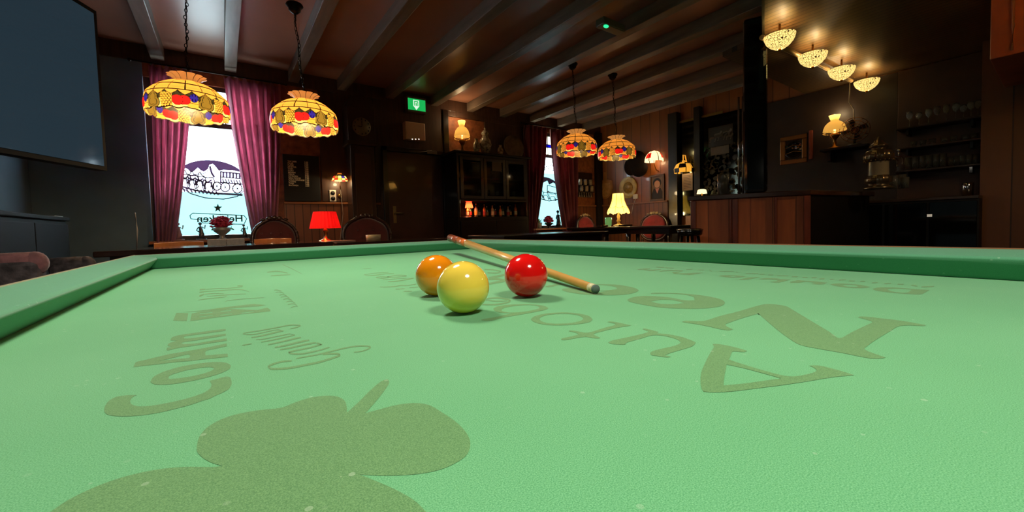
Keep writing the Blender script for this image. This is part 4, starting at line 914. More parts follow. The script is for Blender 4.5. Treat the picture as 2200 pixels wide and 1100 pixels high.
figurine(432, .20, 'grey figurine on the window sill left of the red flowers', PEW, group=None)
figurine(525, .17, 'grey figurine on the window sill right of the red flowers', PEW)
figurine(384, .20, 'pink grey figurine on the window sill against the left curtain', mat('pink_grey_figurine', (150, 110, 120), .5))
FLOW = mat('dark_red_flowers', (168, 40, 70), .7, var=.4, vscale=60); LEAF = mat('green_leaves', (72, 104, 60), .6, var=.3, vscale=30)
def flowers(x, y, z, r, label, pot, potr, poth):
    t = thing('flower_pot', label, 'flowers', (x, y, z))
    bm = BM(); lathe(bm, [(1e-4, z), (potr*.55, z), (potr*.3, z+poth*.15), (potr*.35, z+poth*.35), (potr*.95, z+poth*.7), (potr, z+poth), (potr*.9, z+poth), (1e-4, z+poth*.85)], 28, (x, y, 0)); obj('bowl', bm, pot, t)
    rnd = random.Random(int(x*100)+7); bm = BM(); cz = z+poth+r*.35
    for i in range(90):
        a, b = rnd.uniform(0, 2*PI), rnd.uniform(-.35, 1); q = math.sqrt(max(0, 1-b*b)); k = rnd.uniform(.82, 1.02)
        ball(bm, (x+r*q*math.cos(a)*k, y+r*.55*q*math.sin(a)*k, cz+r*.85*b*k), r*rnd.uniform(.12, .2), 6, sc=(1, 1, .7))
    ball(bm, (x, y, cz+.1*r), r*.72, 12, sc=(1, .55, .9)); obj('blossoms', bm, FLOW, t)
    bm = BM()
    for i in range(14):
        a = 2*PI*i/14; q = V(x+r*.8*math.cos(a), y+r*.4*math.sin(a), cz-r*.35)
        quad(bm, [q, q+V(.02, .01, -.01), q+V(.03*math.cos(a)+.01, .015*math.sin(a), -.035), q+V(-.012, 0, -.015)])
    obj('leaves', bm, LEAF, t, solid=.001)
p = oY(478, 515, SY)
flowers(p.x, SY, zs, .10, 'dark red flowers in a pale footed bowl on the left window sill', mat('pale_pewter_bowl', (150, 150, 150), .4, .3), .085, .13)
# plants and things on the right sill
zs2 = W2[2]+.001
flowers(oY(1179, 480, SY).x, SY, zs2, .10, 'dark red flowers on the right window sill', BLACKW, .07, .10)
x = oY(1158, 485, SY-.01).x
t = thing('potted_plant', 'pale green potted plant at the left end of the right window sill', 'plant', (x, SY, zs2))
bm = BM(); lathe(bm, [(1e-4, zs2), (.05, zs2), (.065, zs2+.10), (.058, zs2+.10), (1e-4, zs2+.08)], 20, (x, SY, 0)); obj('pot', bm, mat('grey_pot', (150, 156, 150), .6), t)
bm = BM(); rnd = random.Random(3)
for i in range(60):
    a = rnd.uniform(0, 2*PI); e = rnd.uniform(.2, 1.4); L_ = rnd.uniform(.07, .14); d_ = V(math.cos(a)*math.cos(e), .5*math.sin(a)*math.cos(e), math.sin(e)); b_ = V(x, SY, zs2+.08); s_ = V(-math.sin(a), .5*math.cos(a), 0)*.012
    quad(bm, [b_, b_+d_*L_*.5+s_, b_+d_*L_, b_+d_*L_*.5-s_])
obj('leaves', bm, translucent(mat('pale_green_leaves', (150, 176, 130), .6), .4), t, solid=.001)
x = oY(1206, 480, YC-.12).x
p = oY(1206, 441, SY-.03)
figurine(1200, .34, 'tall dark lady statuette against the right window', BLACKW, y=SY+.01, z=zs2)

# wall between window and corner -----------------------------------------
a, b = at_wall(1238, 372, .1), at_wall(1274, 410, .1)
t = thing('mug_rack', 'dark wooden rack with mugs hanging in two rows right of the small window', 'rack', ((a.x+b.x)/2, YW-.05, b.z))
bm = BM(); span(bm, (a.x, YW-.045, b.z-.12), (b.x+.05, YW-.001, a.z+.03))
for z in (a.z-.22, b.z-.02): span(bm, (a.x, YW-.12, z-.012), (b.x+.05, YW-.0455, z))
obj('board', bm, DKWOOD, t, bevel=.003)
MUG = mat('grey_white_mug', (150, 140, 124), .3, coat=.4)
for r_, yy in enumerate((380, 400)):
    for c_ in range(3):
        q = at_wall(1246+c_*11+r_*3, yy, .09); q.z = (a.z-.22 if r_ == 0 else b.z-.02)+.001
        m_ = thing('hanging_mug', '%s grey mug in the %s row of the dark rack' % (('left', 'middle', 'right')[c_], 'upper' if r_ == 0 else 'lower'), 'mug', q, 'mugs on the rack')
        bm = BM(); lathe(bm, [(1e-4, q.z), (.032, q.z), (.038, q.z+.11), (.034, q.z+.11), (.03, q.z+.01), (1e-4, q.z+.01)], 18, (q.x, q.y, 0)); obj('body', bm, MUG, m_)
        bm = BM(); tube(bm, [(q.x+.034, q.y, q.z+.09), (q.x+.058, q.y, q.z+.075), (q.x+.058, q.y, q.z+.035), (q.x+.034, q.y, q.z+.02)], .005, 6); obj('handle', bm, MUG, m_)
for c_ in range(6):
    q = at_wall(1247+c_*5, 407, .09); q.z = b.z-.13; bm = BM(); tube(bm, [(q.x, YW-.06, q.z+.1), (q.x, YW-.06, q.z+.03)], .005, 6); ball(bm, (q.x, YW-.065, q.z+.02), .02, 10, sc=(.8, .5, 1.2)); 
    tag(obj('hanging_spoon', bm, MUG, loc=(q.x, YW-.05, q.z)), '%s small pale spoon from the left below the mug rack' % ORD[c_], 'spoon', 'spoons below the mug rack')

# side wall (x = XR): lamp corner ------------------------------------------
def sw(x, y, off=0): return oX(x, y, XR-off)
# shield shaped board
a = sw(1296, 405, .03)
def xloop(pts, cx, cy, cz_): return [(cx, cy-.04+a_*1.7, cz_+b_) for a_, b_ in pts]
t = thing('wooden_paddle', 'pale shield shaped wooden board with handle hung left of the cream lamp', 'board', (XR-.02, a.y, a.z))
pts = [(.018, .33), (.022, .18), (.10, .14), (.11, .0), (.09, -.12), (.05, -.19), (0, -.22), (-.05, -.19), (-.09, -.12), (-.11, .0), (-.10, .14), (-.022, .18), (-.018, .33)]
bm = BM(); poly(bm, [xloop(pts, XR-.001, a.y, a.z)], solid=(-.02, 0, 0)); obj('board', bm, mat('pale_worn_board', (172, 116, 60), .45, var=.2, vscale=8), t)
bm = BM(); poly(bm, [xloop([(p_[0]*.8, p_[1]*.8) for p_ in pts[2:11]], XR-.0215, a.y, a.z-.01)], solid=(-.004, 0, 0)); obj('inlay', bm, mat('paler_worn_inlay', (196, 146, 84), .45, var=.25, vscale=20), t)
# round brass plate
a = sw(1347, 403, .05)
RY = Matrix.Rotation(-PI/2, 3, 'Y')
t = thing('round_wall_plate', 'round brass coloured plate on the wall above the cream lamp', 'wall plate', a)
bm = BM(); lathe(bm, [(1e-4, 0), (.19, 0), (.21, .02), (.20, .03), (.15, .015), (1e-4, .015)], 40, (XR-.001, a.y, a.z), rot=RY); obj('plate', bm, mat('worn_gold_plate', (190, 154, 84), .4, .1, var=.3, vscale=10), t)
bm = BM(); lathe(bm, [(1e-4, .016), (.11, .016), (.11, .022), (1e-4, .022)], 32, (XR-.001, a.y, a.z), rot=RY); obj('emblem_field', bm, mat('dark_gold_relief', (160, 126, 66), .4, .1, var=.4, vscale=30), t)
# portrait
a, b = sw(1395, 377, .03), sw(1427, 432, .03)
t = thing('portrait_picture', 'framed portrait of a dark haired person in a dark jacket on the side wall', 'picture', (XR-.02, (a.y+b.y)/2, b.z))
y1_, y0_ = a.y, b.y; z1_, z0_ = a.z, max(b.z, 1.235); 
bm = BM(); fr = .035
for q in (((y0_, z0_), (y1_, z0_+fr)), ((y0_, z1_-fr), (y1_, z1_)), ((y0_, z0_+fr), (y0_+fr, z1_-fr)), ((y1_-fr, z0_+fr), (y1_, z1_-fr))): span(bm, (XR-.03, q[0][0], q[0][1]), (XR-.001, q[1][0], q[1][1]))
obj('frame', bm, mat('brown_gilt_frame', (92, 64, 40), .4, .3), t, bevel=.004)
bm = BM(); span(bm, (XR-.012, y0_+fr, z0_+fr), (XR-.008, y1_-fr, z1_-fr)); obj('canvas', bm, mat('brown_canvas', (112, 84, 62), .6), t)
cy, hz = (y0_+y1_)/2, z1_-z0_; 
def el3(cy_, cz_, ry, rz_, x_): return [(x_, cy_+ry*math.cos(2*PI*i/24), cz_+rz_*math.sin(2*PI*i/24)) for i in range(24)]
def pic(nm, loop, col, k): bm = BM(); poly(bm, [loop], solid=(-.001, 0, 0)); obj(nm, bm, mat(nm, col, .6), t)
zb = z0_+fr; pic('jacket', [(XR-.0125, y0_+fr, zb), (XR-.0125, y0_+fr, zb+hz*.22), (XR-.0125, cy-.07, zb+hz*.40), (XR-.0125, cy+.07, zb+hz*.40), (XR-.0125, y1_-fr, zb+hz*.2), (XR-.0125, y1_-fr, zb)], (40, 30, 26), 0)
pic('collar', [(XR-.0137, cy-.04, zb+hz*.40), (XR-.0137, cy+.04, zb+hz*.40), (XR-.0137, cy, zb+hz*.2)], (196, 120, 96), 0)
pic('hair', el3(cy, zb+hz*.62, .085, hz*.17, XR-.0145), (26, 18, 16), 0); pic('face', el3(cy, zb+hz*.56, .058, hz*.14, XR-.0157), (190, 134, 96), 0)
# telephone-like white socket box with cords
a = sw(1364, 424, .04)
t = thing('wall_phone', 'small white fixture with cords beside the round plate', 'wall fixture', a)
bm = BM(); span(bm, (XR-.04, a.y-.05, a.z-.03), (XR-.001, a.y+.05, a.z+.06)); obj('housing', bm, WHITEP, t, bevel=.01)
bm = BM(); tube(bm, [(XR-.02, a.y+.0, a.z-.03), (XR-.03, a.y+.05, a.z-.15), (XR-.025, a.y+.09, a.z-.3)], .006, 6); obj('cord', bm, WHITEP, t)
# wall lamp white with red flowers
a = sw(1405, 340, .14)
t = thing('wall_lamp', 'small white stained glass wall lamp with red flowers above the portrait', 'wall lamp', a)
SHW = [shade_mat('white_flower_shade_glass', (255, 232, 190), 1.6), SH[1], shade_mat('red_flower_shade_glass', (224, 40, 30), .9)]
def mf(i, k):
    if k % 12 == 0: return 1
    return 2 if i in (2, 3) and (k % 24) in range(6, 15) else 0
bm = BM(); lathe(bm, [(.02, .13), (.07, .115), (.11, .08), (.14, .035), (.155, -.01), (.16, -.06)], 72, a, mifn=mf); obj('lamp_shade', bm, SHW, t)
bm = BM(); tube(bm, [(XR-.001, a.y, a.z-.22), (XR-.08, a.y, a.z-.2), (a.x, a.y, a.z-.1), (a.x, a.y, a.z)], .008); obj('bracket', bm, BRASS, t)
lamp(t, a+V(0, 0, -.07), 1.6, r=.03)
# dark hanging wall ornament
a = sw(1365, 345, .12)
t = thing('wall_ornament', 'large dark rounded drooping wall ornament behind the pendant lamps', 'ornament', a)
bm = BM(); ball(bm, (a.x, a.y-.02, a.z-.02), .2, 24, sc=(.6, 1, 1.0)); ball(bm, (a.x-.01, a.y+.10, a.z-.10), .15, 20, sc=(.6, .9, 1.1)); ball(bm, (a.x-.01, a.y-.09, a.z-.16), .17, 20, sc=(.6, 1, .9)); 
obj('body', bm, mat('dark_leather', (26, 18, 15), .85, spec=.15), t, smooth=True)
bm = BM(); tube(bm, [(a.x, a.y+.12, a.z+.10), (a.x+.02, a.y+.22, a.z+.22), (a.x+.03, a.y+.25, a.z+.34)], lambda s: .05-.035*s); obj('horn', bm, mat('dark_leather', (26, 18, 15)), t)
# corner table with the cream lamp
round_edge_table(4.95, 5.72, 1.40, 2.22, .80, 'dark table in front of the chair below the portrait', DKWOOD, 'corner_table')
TY = 2.55; 
round_edge_table(4.75, 5.72, 2.35, 3.15, .80, 'dark table in the corner carrying the cream fringed lamp', DKWOOD, 'corner_table')
CREAMSH = translucent(mat('cream_fringed_lamp_shade', (255, 226, 130), .6, emit=1.15, ecol=(255, 214, 100)), .5)
lx, ly = oY(1329, 480, 2.75).x, 2.75
zt_ = oY(1329, 416, ly).z; zb_ = oY(1329, 458, ly).z
t = thing('table_lamp', 'large cream scalloped table lamp lit in the far corner', 'table lamp', (lx, ly, .801))
bm = BM(); z = .801; H = zb_-z
lathe(bm, [(1e-4, z), (.09, z), (.085, z+.02), (.03, z+.04), (.02, z+H*.3), (.04, z+H*.42), (.018, z+H*.55), (.03, z+H*.75), (.012, z+H*.95), (.012, zb_+.06), (1e-4, zb_+.06)], 20, (lx, ly, 0)); obj('base', bm, mat('cream_turned_base', (176, 150, 96), .4), t)
hh = zt_-zb_; bm = BM()
lathe(bm, [(.085, zt_), (.09, zt_-hh*.1), (.10, zt_-hh*.35), (.13, zt_-hh*.62), (.165, zt_-hh*.82), (.18, zt_-hh*1.0)], 128, (lx, ly, 0), rfn=lambda a, i: 1+.03*abs(math.cos(a*4)))
bm.verts.ensure_lookup_table()
for i in range(128): v = bm.verts[5*128+i]; v.co.z += .03*abs(math.cos(2*PI*i/128*4))-.02
obj('lamp_shade', bm, CREAMSH, t)
bm = BM()
for k in range(8):
    a = 2*PI*(k+.5)/8; tube(bm, [(lx+r_*math.cos(a), ly+r_*math.sin(a), zt_-hh*f_) for r_, f_ in ((.087, 0), (.102, .35), (.132, .62), (.168, .82), (.184, .97))], .0035, 5)
for k in range(8):
    a0 = 2*PI*(k-.5)/8; tube(bm, [(lx+(.150+.0*j)*1.03*math.cos(a0+2*PI/8*j/8), ly+.150*1.03*math.sin(a0+2*PI/8*j/8), zt_-hh*(.66+.09*math.sin(PI*j/8))) for j in range(9)], .003, 5)
obj('shade_piping', bm, mat('brown_piping', (120, 90, 40), .6), t)
lamp(t, (lx, ly, zb_-.015), 20, r=.035); lamp(t, (lx, ly, zt_+.05), 4.5, r=.035)
# candle glass
x = oY(1307, 480, 2.6).x
t = thing('candle_glass', 'pale green glass standing left of the cream lamp', 'candle glass', (x, 2.6, .801))
bm = BM(); lathe(bm, [(1e-4, .801), (.035, .801), (.05, .83), (.055, .95), (.052, .95), (.045, .84), (1e-4, .82)], 20, (x, 2.6, 0)); obj('glass', bm, mat('pale_green_glass', (150, 200, 130), .1, trans=.6, emit=.15), t)
bm = BM(); cyl(bm, (x, 2.6, .822), (x, 2.6, .90), .024); obj('candle', bm, mat('cream_wax', (230, 220, 170), .5, emit=.3), t)
for (px, py, dx, lab) in ((1295, 489, .15, 'flat dark ashtray at the left of the corner table'), (1345, 492, .22, 'low dark box on the corner table before the cream lamp')):
    q = oY(px, py, 2.42); bm = BM(); span(bm, (q.x-dx/2, 2.38, .801), (q.x+dx/2, 2.48, .83)); tag(obj('ashtray' if dx < .2 else 'low_box', bm, DKWOOD if dx > .2 else CHROME, loc=(q.x, 2.43, .801), bevel=.004), lab, 'ashtray' if dx < .2 else 'box')
for (px, py, yy, rz, wd, lab) in ((1258, 466, 3.35, .0, .46, 'red velvet chair with pale carved crest right of the small window'), (1399, 462, 2.75, -.9, .50, 'red velvet chair with pale carved crest below the portrait')):
    if rz == 0: p = oY(px, py, yy+.27); carved_chair(p.x, yy, rz, p.z, lab, wd, (150, 130, 96))
    else:
        p = oX(px, py, 6.3); carved_chair(p.x-.23, p.y-.06, -PI/2+.12, p.z, lab, wd, (150, 130, 96))
# middle table between (dark, below window 2) and round black table at right
round_edge_table(2.35, 3.85, 1.5, 2.2, .765, 'dark table below the small right window', DKWOOD)
for i, (px, lab) in enumerate(((1150, 'left'), (1180, 'middle'), (1195, 'right'))):
    q = oZ(px, 514, .766)
d_ = ray(1482, 490); d_ = V(d_.x, d_.y, 0).normalized(); q = V(CAM.x, CAM.y, 0)+d_*4.0
t = thing('bar_stool', 'black padded bar stool at the left end of the wooden bar', 'stool', q)
bm = BM(); lathe(bm, capped([(.09, .72), (.103, .73), (.108, .77), (.095, .785)]), 32, (q.x, q.y, 0)); obj('seat', bm, mat('glossy_black_seat', (16, 18, 18), .2, coat=.6), t)
bm = BM(); tube(bm, [(q.x+.109*math.cos(2*PI*i/32), q.y+.109*math.sin(2*PI*i/32), .775) for i in range(33)], .005, 6); obj('seat_ring', bm, CHROME, t)
for k in range(4):
    a = PI/4+PI/2*k; bm = BM(); cyl(bm, (q.x+.15*math.cos(a), q.y+.15*math.sin(a), 0), (q.x+.07*math.cos(a), q.y+.07*math.sin(a), .719), .014); obj('leg', bm, BLACKW, t)
bm = BM(); tube(bm, [(q.x+.13*math.cos(2*PI*i/24), q.y+.13*math.sin(2*PI*i/24), .25) for i in range(25)], .009, 6); obj('foot_ring', bm, CHROME, t)
# ================================================================== GLAZED PARTITION ON THE SIDE
PX = XR-.001
def pt(x, y, off=.0): return oX(x, y, XR-off)
def post(xa, xb, zt, m, d=.09):
    a, b = pt(xa, 400, d), pt(xb, 400, d); return trim((XR-d, min(a.y, b.y), 0), (XR-.001, max(a.y, b.y), zt), m)
post(1436, 1455, 2.69, BLACKW, .12); post(1491, 1504, 2.69, BLACKW, .10)
a, b, c_, d_ = pt(1455, 262, .05), pt(1491, 262, .05), pt(1504, 250, .05), pt(1615, 250, .05)
t = thing('wall_mirror', 'tall dark mirror panel between two black posts on the side wall', 'mirror', (XR-.03, (a.y+b.y)/2, .9), 'dark mirror panels on the side wall')
MIRR = mat('smoked_mirror_glass', (52, 54, 46), .08, 1)
bm = BM(); span(bm, (XR-.035, b.y, .95), (XR-.0225, a.y, 2.50)); obj('glass', bm, MIRR, t)
bm = BM(); span(bm, (XR-.04, b.y, 2.505), (XR-.0225, a.y, 2.54)); obj('top_rail', bm, mat('worn_gold_rail', (150, 122, 60), .3, .7), t)
t = thing('wall_mirror', 'wide dark mirror panel etched with trees behind the bar end', 'mirror', (XR-.03, (c_.y+d_.y)/2, .9), 'dark mirror panels on the side wall')
bm = BM(); span(bm, (XR-.035, d_.y, .95), (XR-.0225, c_.y, 2.50)); obj('glass', bm, MIRR, t)
bm = BM(); span(bm, (XR-.04, c_.y-.35, 2.505), (XR-.0225, c_.y, 2.54)); obj('top_rail', bm, mat('worn_gold_rail', (150, 122, 60)), t)
# etched trees
rnd = random.Random(12); bm = BM()
for i in range(150):
    yy = d_.y+.05+(c_.y-d_.y-.1)*rnd.random(); zz = 1.25+.75*rnd.random()**.8
    r_ = rnd.uniform(.02, .05); n_ = 7; ph = rnd.random()*6
    poly(bm, [[(XR-.0355, yy+r_*rnd.uniform(.6, 1.2)*math.cos(ph+2*PI*k/n_), zz+r_*rnd.uniform(.6, 1.2)*math.sin(ph+2*PI*k/n_)) for k in range(n_)]], solid=(-.0008, 0, 0))
obj('etched_foliage', bm, mat('dull_etched_glass', (46, 42, 30), .7, var=.4, vscale=30), t)
rnd = random.Random(5); bm = BM()
for i in range(60):
    yy = c_.y-.02-(.5)*rnd.random(); zz = 1.05+.35*rnd.random(); r_ = rnd.uniform(.012, .03)
    poly(bm, [[(XR-.037, yy+r_*rnd.uniform(.6, 1.2)*math.cos(2*PI*k/6), zz+r_*rnd.uniform(.6, 1.2)*math.sin(2*PI*k/6)) for k in range(6)]], solid=(-.0008, 0, 0))
obj('etched_foliage', bm, mat('pale_etched_glass', (70, 62, 40), .7), t)
# group photograph above the trees
a, b = pt(1521, 276, .05), pt(1574, 327, .05)
t = thing('hanging_print', 'faded grey print of animals above a pale caption strip on the mirror', 'print', (XR-.04, (a.y+b.y)/2, b.z))
bm = BM(); span(bm, (XR-.041, b.y, b.z+.13), (XR-.0385, a.y, a.z)); obj('sheet', bm, mat('dark_print_paper', (44, 38, 30), .7), t)
bm = BM(); span(bm, (XR-.043, b.y+.06, b.z), (XR-.0385, a.y-.04, b.z+.125)); obj('caption_strip', bm, mat('dull_tan_strip', (92, 78, 58), .7), t)
bm = BM()
for k, (f_, g_, s_) in enumerate(((.2, .45, .09), (.38, .6, .08), (.55, .5, .1), (.75, .6, .09), (.85, .4, .07))):
    yy = a.y+(b.y-a.y)*f_; zz = b.z+.13+(a.z-b.z-.13)*g_; poly(bm, [[(XR-.0415, yy+s_*.8*p_[0]/.6, zz-s_*p_[1]) for p_ in horse(0, 0, 1)]], solid=(-.001, 0, 0))
obj('animal_figures', bm, mat('grey_animals', (96, 86, 74), .7), t)
# price list sheet and gilded lamp in the narrow mirror
a, b = pt(1463, 374, .08), pt(1486, 408, .08)
t = thing('paper_list', 'pale typed list hanging in the narrow mirror panel', 'list', (XR-.05, (a.y+b.y)/2, b.z))
bm = BM(); span(bm, (XR-.05, b.y, b.z), (XR-.047, a.y, a.z)); obj('sheet', bm, mat('pale_list_paper', (150, 128, 104), .7), t)
bm = BM()
for k in range(9): span(bm, (XR-.0512, b.y+.03, a.z-.03-k*(a.z-b.z-.05)/9-.006), (XR-.0502, a.y-.03, a.z-.03-k*(a.z-b.z-.05)/9))
obj('text_lines', bm, mat('dark_ink', (60, 48, 40), .7), t)
p = pt(1468, 362, .15)
t = thing('wall_lamp', 'small amber and black stained glass lamp before the narrow mirror', 'wall lamp', p); SHA = [shade_mat('amber_glass', (236, 178, 66), .9), SH[1]]
def mf(i, k): return 1 if (k % 9 == 0 or (k//9+i) % 3 == 0) else 0
bm = BM(); lathe(bm, [(.03, .13), (.05, .10), (.11, .07), (.145, 0), (.14, -.07)], 72, p, mifn=mf); obj('lamp_shade', bm, SHA, t)
bm = BM(); tube(bm, [(XR-.05, p.y, p.z+.10), (XR-.09, p.y, p.z+.22), (p.x, p.y, p.z+.22), (p.x, p.y, p.z+.1)], .01); obj('bracket', bm, SHA[0], t)
lamp(t, p+V(0, 0, -.04), .8, r=.02)
p = pt(1508, 412, .25)
t = thing('table_lamp', 'small glowing white lamp low in front of the tree mirror', 'table lamp', (p.x, p.y, 0))
bm = BM(); lathe(bm, [(.03, p.z+.04), (.06, p.z+.03), (.075, p.z-.03)], 32, (p.x, p.y, 0)); obj('lamp_shade', bm, mat('glowing_white_shade', (255, 230, 170), .5, emit=1.6), t)
bm = BM(); cyl(bm, (p.x, p.y, 0), (p.x, p.y, .02), .13); cyl(bm, (p.x, p.y, .02), (p.x, p.y, p.z+.03), .008); obj('stand', bm, BRASS, t)

# ================================================================== BAR
ZB = 1.10
A_, B_, C_, D_, E_, F_ = V(3.97, .55, 0), V(4.40, -.30, 0), V(5.55, -.47, 0), V(5.62, .05, 0), V(4.82, .22, 0), V(4.5, .80, 0)
bar = thing('bar_counter', 'wooden bar counter with angled front and dark top', 'bar counter', (4.6, .1, 0))
def grow(L, k):
    c = sum(L, V(0, 0, 0))/len(L); return [c+(p-c)*k for p in L]
loop = [A_, B_, C_, D_, E_, F_]
bm = BM(); poly(bm, [[p+V(0, 0, ZB-.045) for p in grow(loop, 1.04)]], solid=(0, 0, .045)); obj('bar_top', bm, mat('bar_top_wood', (66, 34, 22), .25, coat=.5, var=.2), bar, bevel=.006)
BARP = planks('mixed_wood_bar_front', (214, 112, 56), 'y', 6.3, .5, .03, .7)
bm = BM(); lp = grow(loop, .985); lo = [p for p in lp]; n = len(lo)
bt = [bm.verts.new(p+V(0, 0, .0)) for p in lo]; tp = [bm.verts.new(p+V(0, 0, ZB-.046)) for p in lo]
for i in range(n):
    f = bm.faces.new((bt[i], bt[(i+1) % n], tp[(i+1) % n], tp[i])); f.material_index = 0 if i == 0 else 1
bm.faces.new(bt[::-1]); bm.faces.new(tp); obj('body', bm, [BARP, mat('black_bar_side', (10, 8, 7), .5)], bar)
dv = (B_-A_).normalized(); nv = V(-dv.y, dv.x, 0)*-1
bm = BM()
for s in (.02, .36, .40, .74, .985):
    p = A_+(B_-A_)*s; 
    if nv.dot(V(-1, 0, 0)) < 0: nv = -nv
    box(bm, p+nv*.012+V(0, 0, .53), (.05 if s not in (.36, .74) else .02, .03, 1.04), rz=math.atan2(dv.y, dv.x))
obj('front_battens', bm, REDWOOD, bar, bevel=.004)
# pillar
d_ = ray(1623, 410); k_ = (4.27-CAM.x)/d_.x; PC = CAM+d_*k_
PR = V(d_.x, d_.y, 0).normalized(); PL = V(-PR.y, PR.x, 0)
bm = BM(); box(bm, (PC.x, PC.y, (ZB+2.7)/2+.0005), (.17, .19, 2.7-ZB), rz=math.atan2(PR.y, PR.x))
struct('trim_90', bm, mat('glossy_black_pillar', (10, 10, 10), .08, coat=.6), bevel=.03)
for k_, lb in ((.10, 'left'), (.135, 'right')):
    c_ = PC+PL*(.235-k_)+PR*.0-PR*.0; bm = BM(); cyl(bm, (c_.x, c_.y, ZB+.0005), (c_.x, c_.y, 2.02), .009, n=14)
    tag(obj('chrome_pole', bm, CHROME, loc=(c_.x, c_.y, ZB)), 'thin chrome pole on the bar, %s the black pillar' % ('the one nearer to' if lb == 'right' else 'the one farther from'), 'pole')
q = oZ(1594, 413, ZB+.004)
for i, (px, r_, h_) in enumerate(((1590, .024, .20), (1600, .02, .17), (1612, .018, .16), (1625, .016, .14))):
    q = oZ(px, 413+.02*(1590-px), ZB); q = V(min(q.x, 4.5), q.y, ZB+.0008)
    if i < 1:
        bm = BM(); lathe(bm, [(1e-4, 0), (.05, 0), (.052, h_), (.047, h_), (.045, .01), (1e-4, .01)], 24); o = obj('glass_tumbler', bm, mat('ribbed_grey_glass', (120, 116, 104), .1, trans=.5)); g_ = PC+PL*.27; o.location = (g_.x, g_.y, ZB+.001); tag(o, 'grey ribbed glass cylinder standing on the bar left of the chrome poles', 'glass')
# beer tap
q = V(5.02, -.27, ZB+.001)
q = oZ(1887, 407, ZB); dd = (q-CAM); q = V(5.12, 0, 0); q.y = CAM.y+(5.12-CAM.x)*dd.y/dd.x; q.z = ZB+.001
TAPW = mat('porcelain_tap_white', (150, 140, 118), .25, coat=.6); TAPD = mat('dark_silver_tap', (124, 110, 88), .25, .8)
t = thing('beer_tap_column', 'ornate porcelain and metal beer tap column on the bar', 'beer tap', q)
s = .093; z = q.z
bm = BM(); lathe(bm, [(1e-4, z), (s*1.15, z), (s*1.15, z+.015), (s*.85, z+.03), (s*.8, z+.045), (s*1.0, z+.06), (s*1.02, z+.10), (s*.8, z+.125)], 48, (q.x, q.y, 0), rfn=lambda a, i: 1+(.04*math.sin(a*14) if i in (5, 6) else 0)); obj('base', bm, TAPD, t)
bm = BM(); lathe(bm, [(s*.78, z+.125), (s*.8, z+.13), (s*.78, z+.245), (s*.8, z+.25)], 32, (q.x, q.y, 0)); obj('porcelain_body', bm, TAPW, t)
bm = BM(); lathe(bm, [(s*.8, z+.25), (s*.86, z+.255), (s*1.12, z+.27), (s*1.16, z+.30), (s*1.12, z+.33), (s*.96, z+.345), (s*.9, z+.355), (s*.6, z+.36), (s*.58, z+.38), (s*.74, z+.385), (s*.72, z+.40), (s*.5, z+.42), (s*.36, z+.43), (s*.34, z+.445), (s*.14, z+.455), (s*.1, z+.475), (1e-4, z+.48)], 48, (q.x, q.y, 0), rfn=lambda a, i: 1+(.045*math.sin(a*14) if 2 <= i <= 4 else .03*math.sin(a*10) if 9 <= i <= 11 else 0))
for k in range(20): a = 2*PI*k/20; ball(bm, (q.x+s*1.1*math.cos(a), q.y+s*1.1*math.sin(a), z+.26), .008, 6)
obj('crown', bm, TAPD, t)
bm = BM(); rv = V(cR.x, cR.y, 0).normalized()
for k in (0, 1):
    b0 = q+rv*(s*.8+.0)+V(0, 0, .27+.02*k); 
    tube(bm, [b0, b0+rv*(.08+.05*k), b0+rv*(.10+.05*k)+V(0, 0, -.015), b0+rv*(.10+.05*k)+V(0, 0, -.07)], .009); tube(bm, [b0+rv*(.06+.05*k), b0+rv*(.06+.05*k)+V(0, 0, .05)], .006); ball(bm, b0+rv*(.06+.05*k)+V(0, 0, .06), .014, 10)
obj('spouts', bm, CHROME, t)
for k, (dx, dy, h_) in enumerate(((.17, .02, .12), (.22, -.02, .10), (.26, .03, .13))):
    o_ = q+rv*dx+V(0, dy, 0); bm = BM(); lathe(bm, [(1e-4, 0), (.026, 0), (.030, h_), (.027, h_), (.023, .008), (1e-4, .008)], 18); o = obj('beer_glass', bm, GLASSM); o.location = (o_.x, o_.y, ZB+.001); tag(o, '%s of three small beer glasses right of the tap column' % ('left', 'middle', 'right')[k], 'glass', 'beer glasses beside the tap')
# back wall of the bar: shelves with glasses
SHX = XR-.28
BARW = mat('dark_red_brown_bar_wall', (64, 40, 25), .5, var=.25, vscale=4)
ya, yb = oX(1936, 300, XR-.02).y, oX(2118, 300, XR-.02).y
trim((XR-.03, yb-.05, 0), (XR-.001, ya+.03, 2.49), BARW); trim((XR-.02, ya+.031, 0), (XR-.001, .95, 2.49), mat('dark_bar_wall', (44, 30, 19), .5, var=.25, vscale=4))
zsh = [oX(1947, y, XR-.28).z for y in (272.7, 316, 365.5)]
for i, z in enumerate(zsh):
    t = thing('bar_shelf', '%s glass shelf behind the bar' % ('upper', 'middle', 'lower')[i], 'shelf', (XR-.15, (ya+yb)/2, z))
    bm = BM(); span(bm, (XR-.28, yb, z-.018), (XR-.0305, ya, z)); obj('board', bm, mat('shelf_edge_wood', (56, 40, 24), .35), t, bevel=.003)
    bm = BM()
    for yy in (ya-.08, yb+.08): span(bm, (XR-.2, yy-.01, z-.08), (XR-.0305, yy+.01, z-.0185))
    obj('bracket', bm, BLACKW, t)
def tumbler(x, y, z, h, r, label, grp, k=0):
    bm = BM(); lathe(bm, [(1e-4, 0), (r*.85, 0), (r, h), (r*.92, h), (r*.78, .008), (1e-4, .008)], 14); o = obj('drinking_glass', bm, GLASSM); o.location = (x, y, z+.0008); tag(o, label, 'glass', grp); return o
def onshelf(px, i, dx=.12): 
    p = oX(px, 300, XR-.28+dx); return p.y
base = None
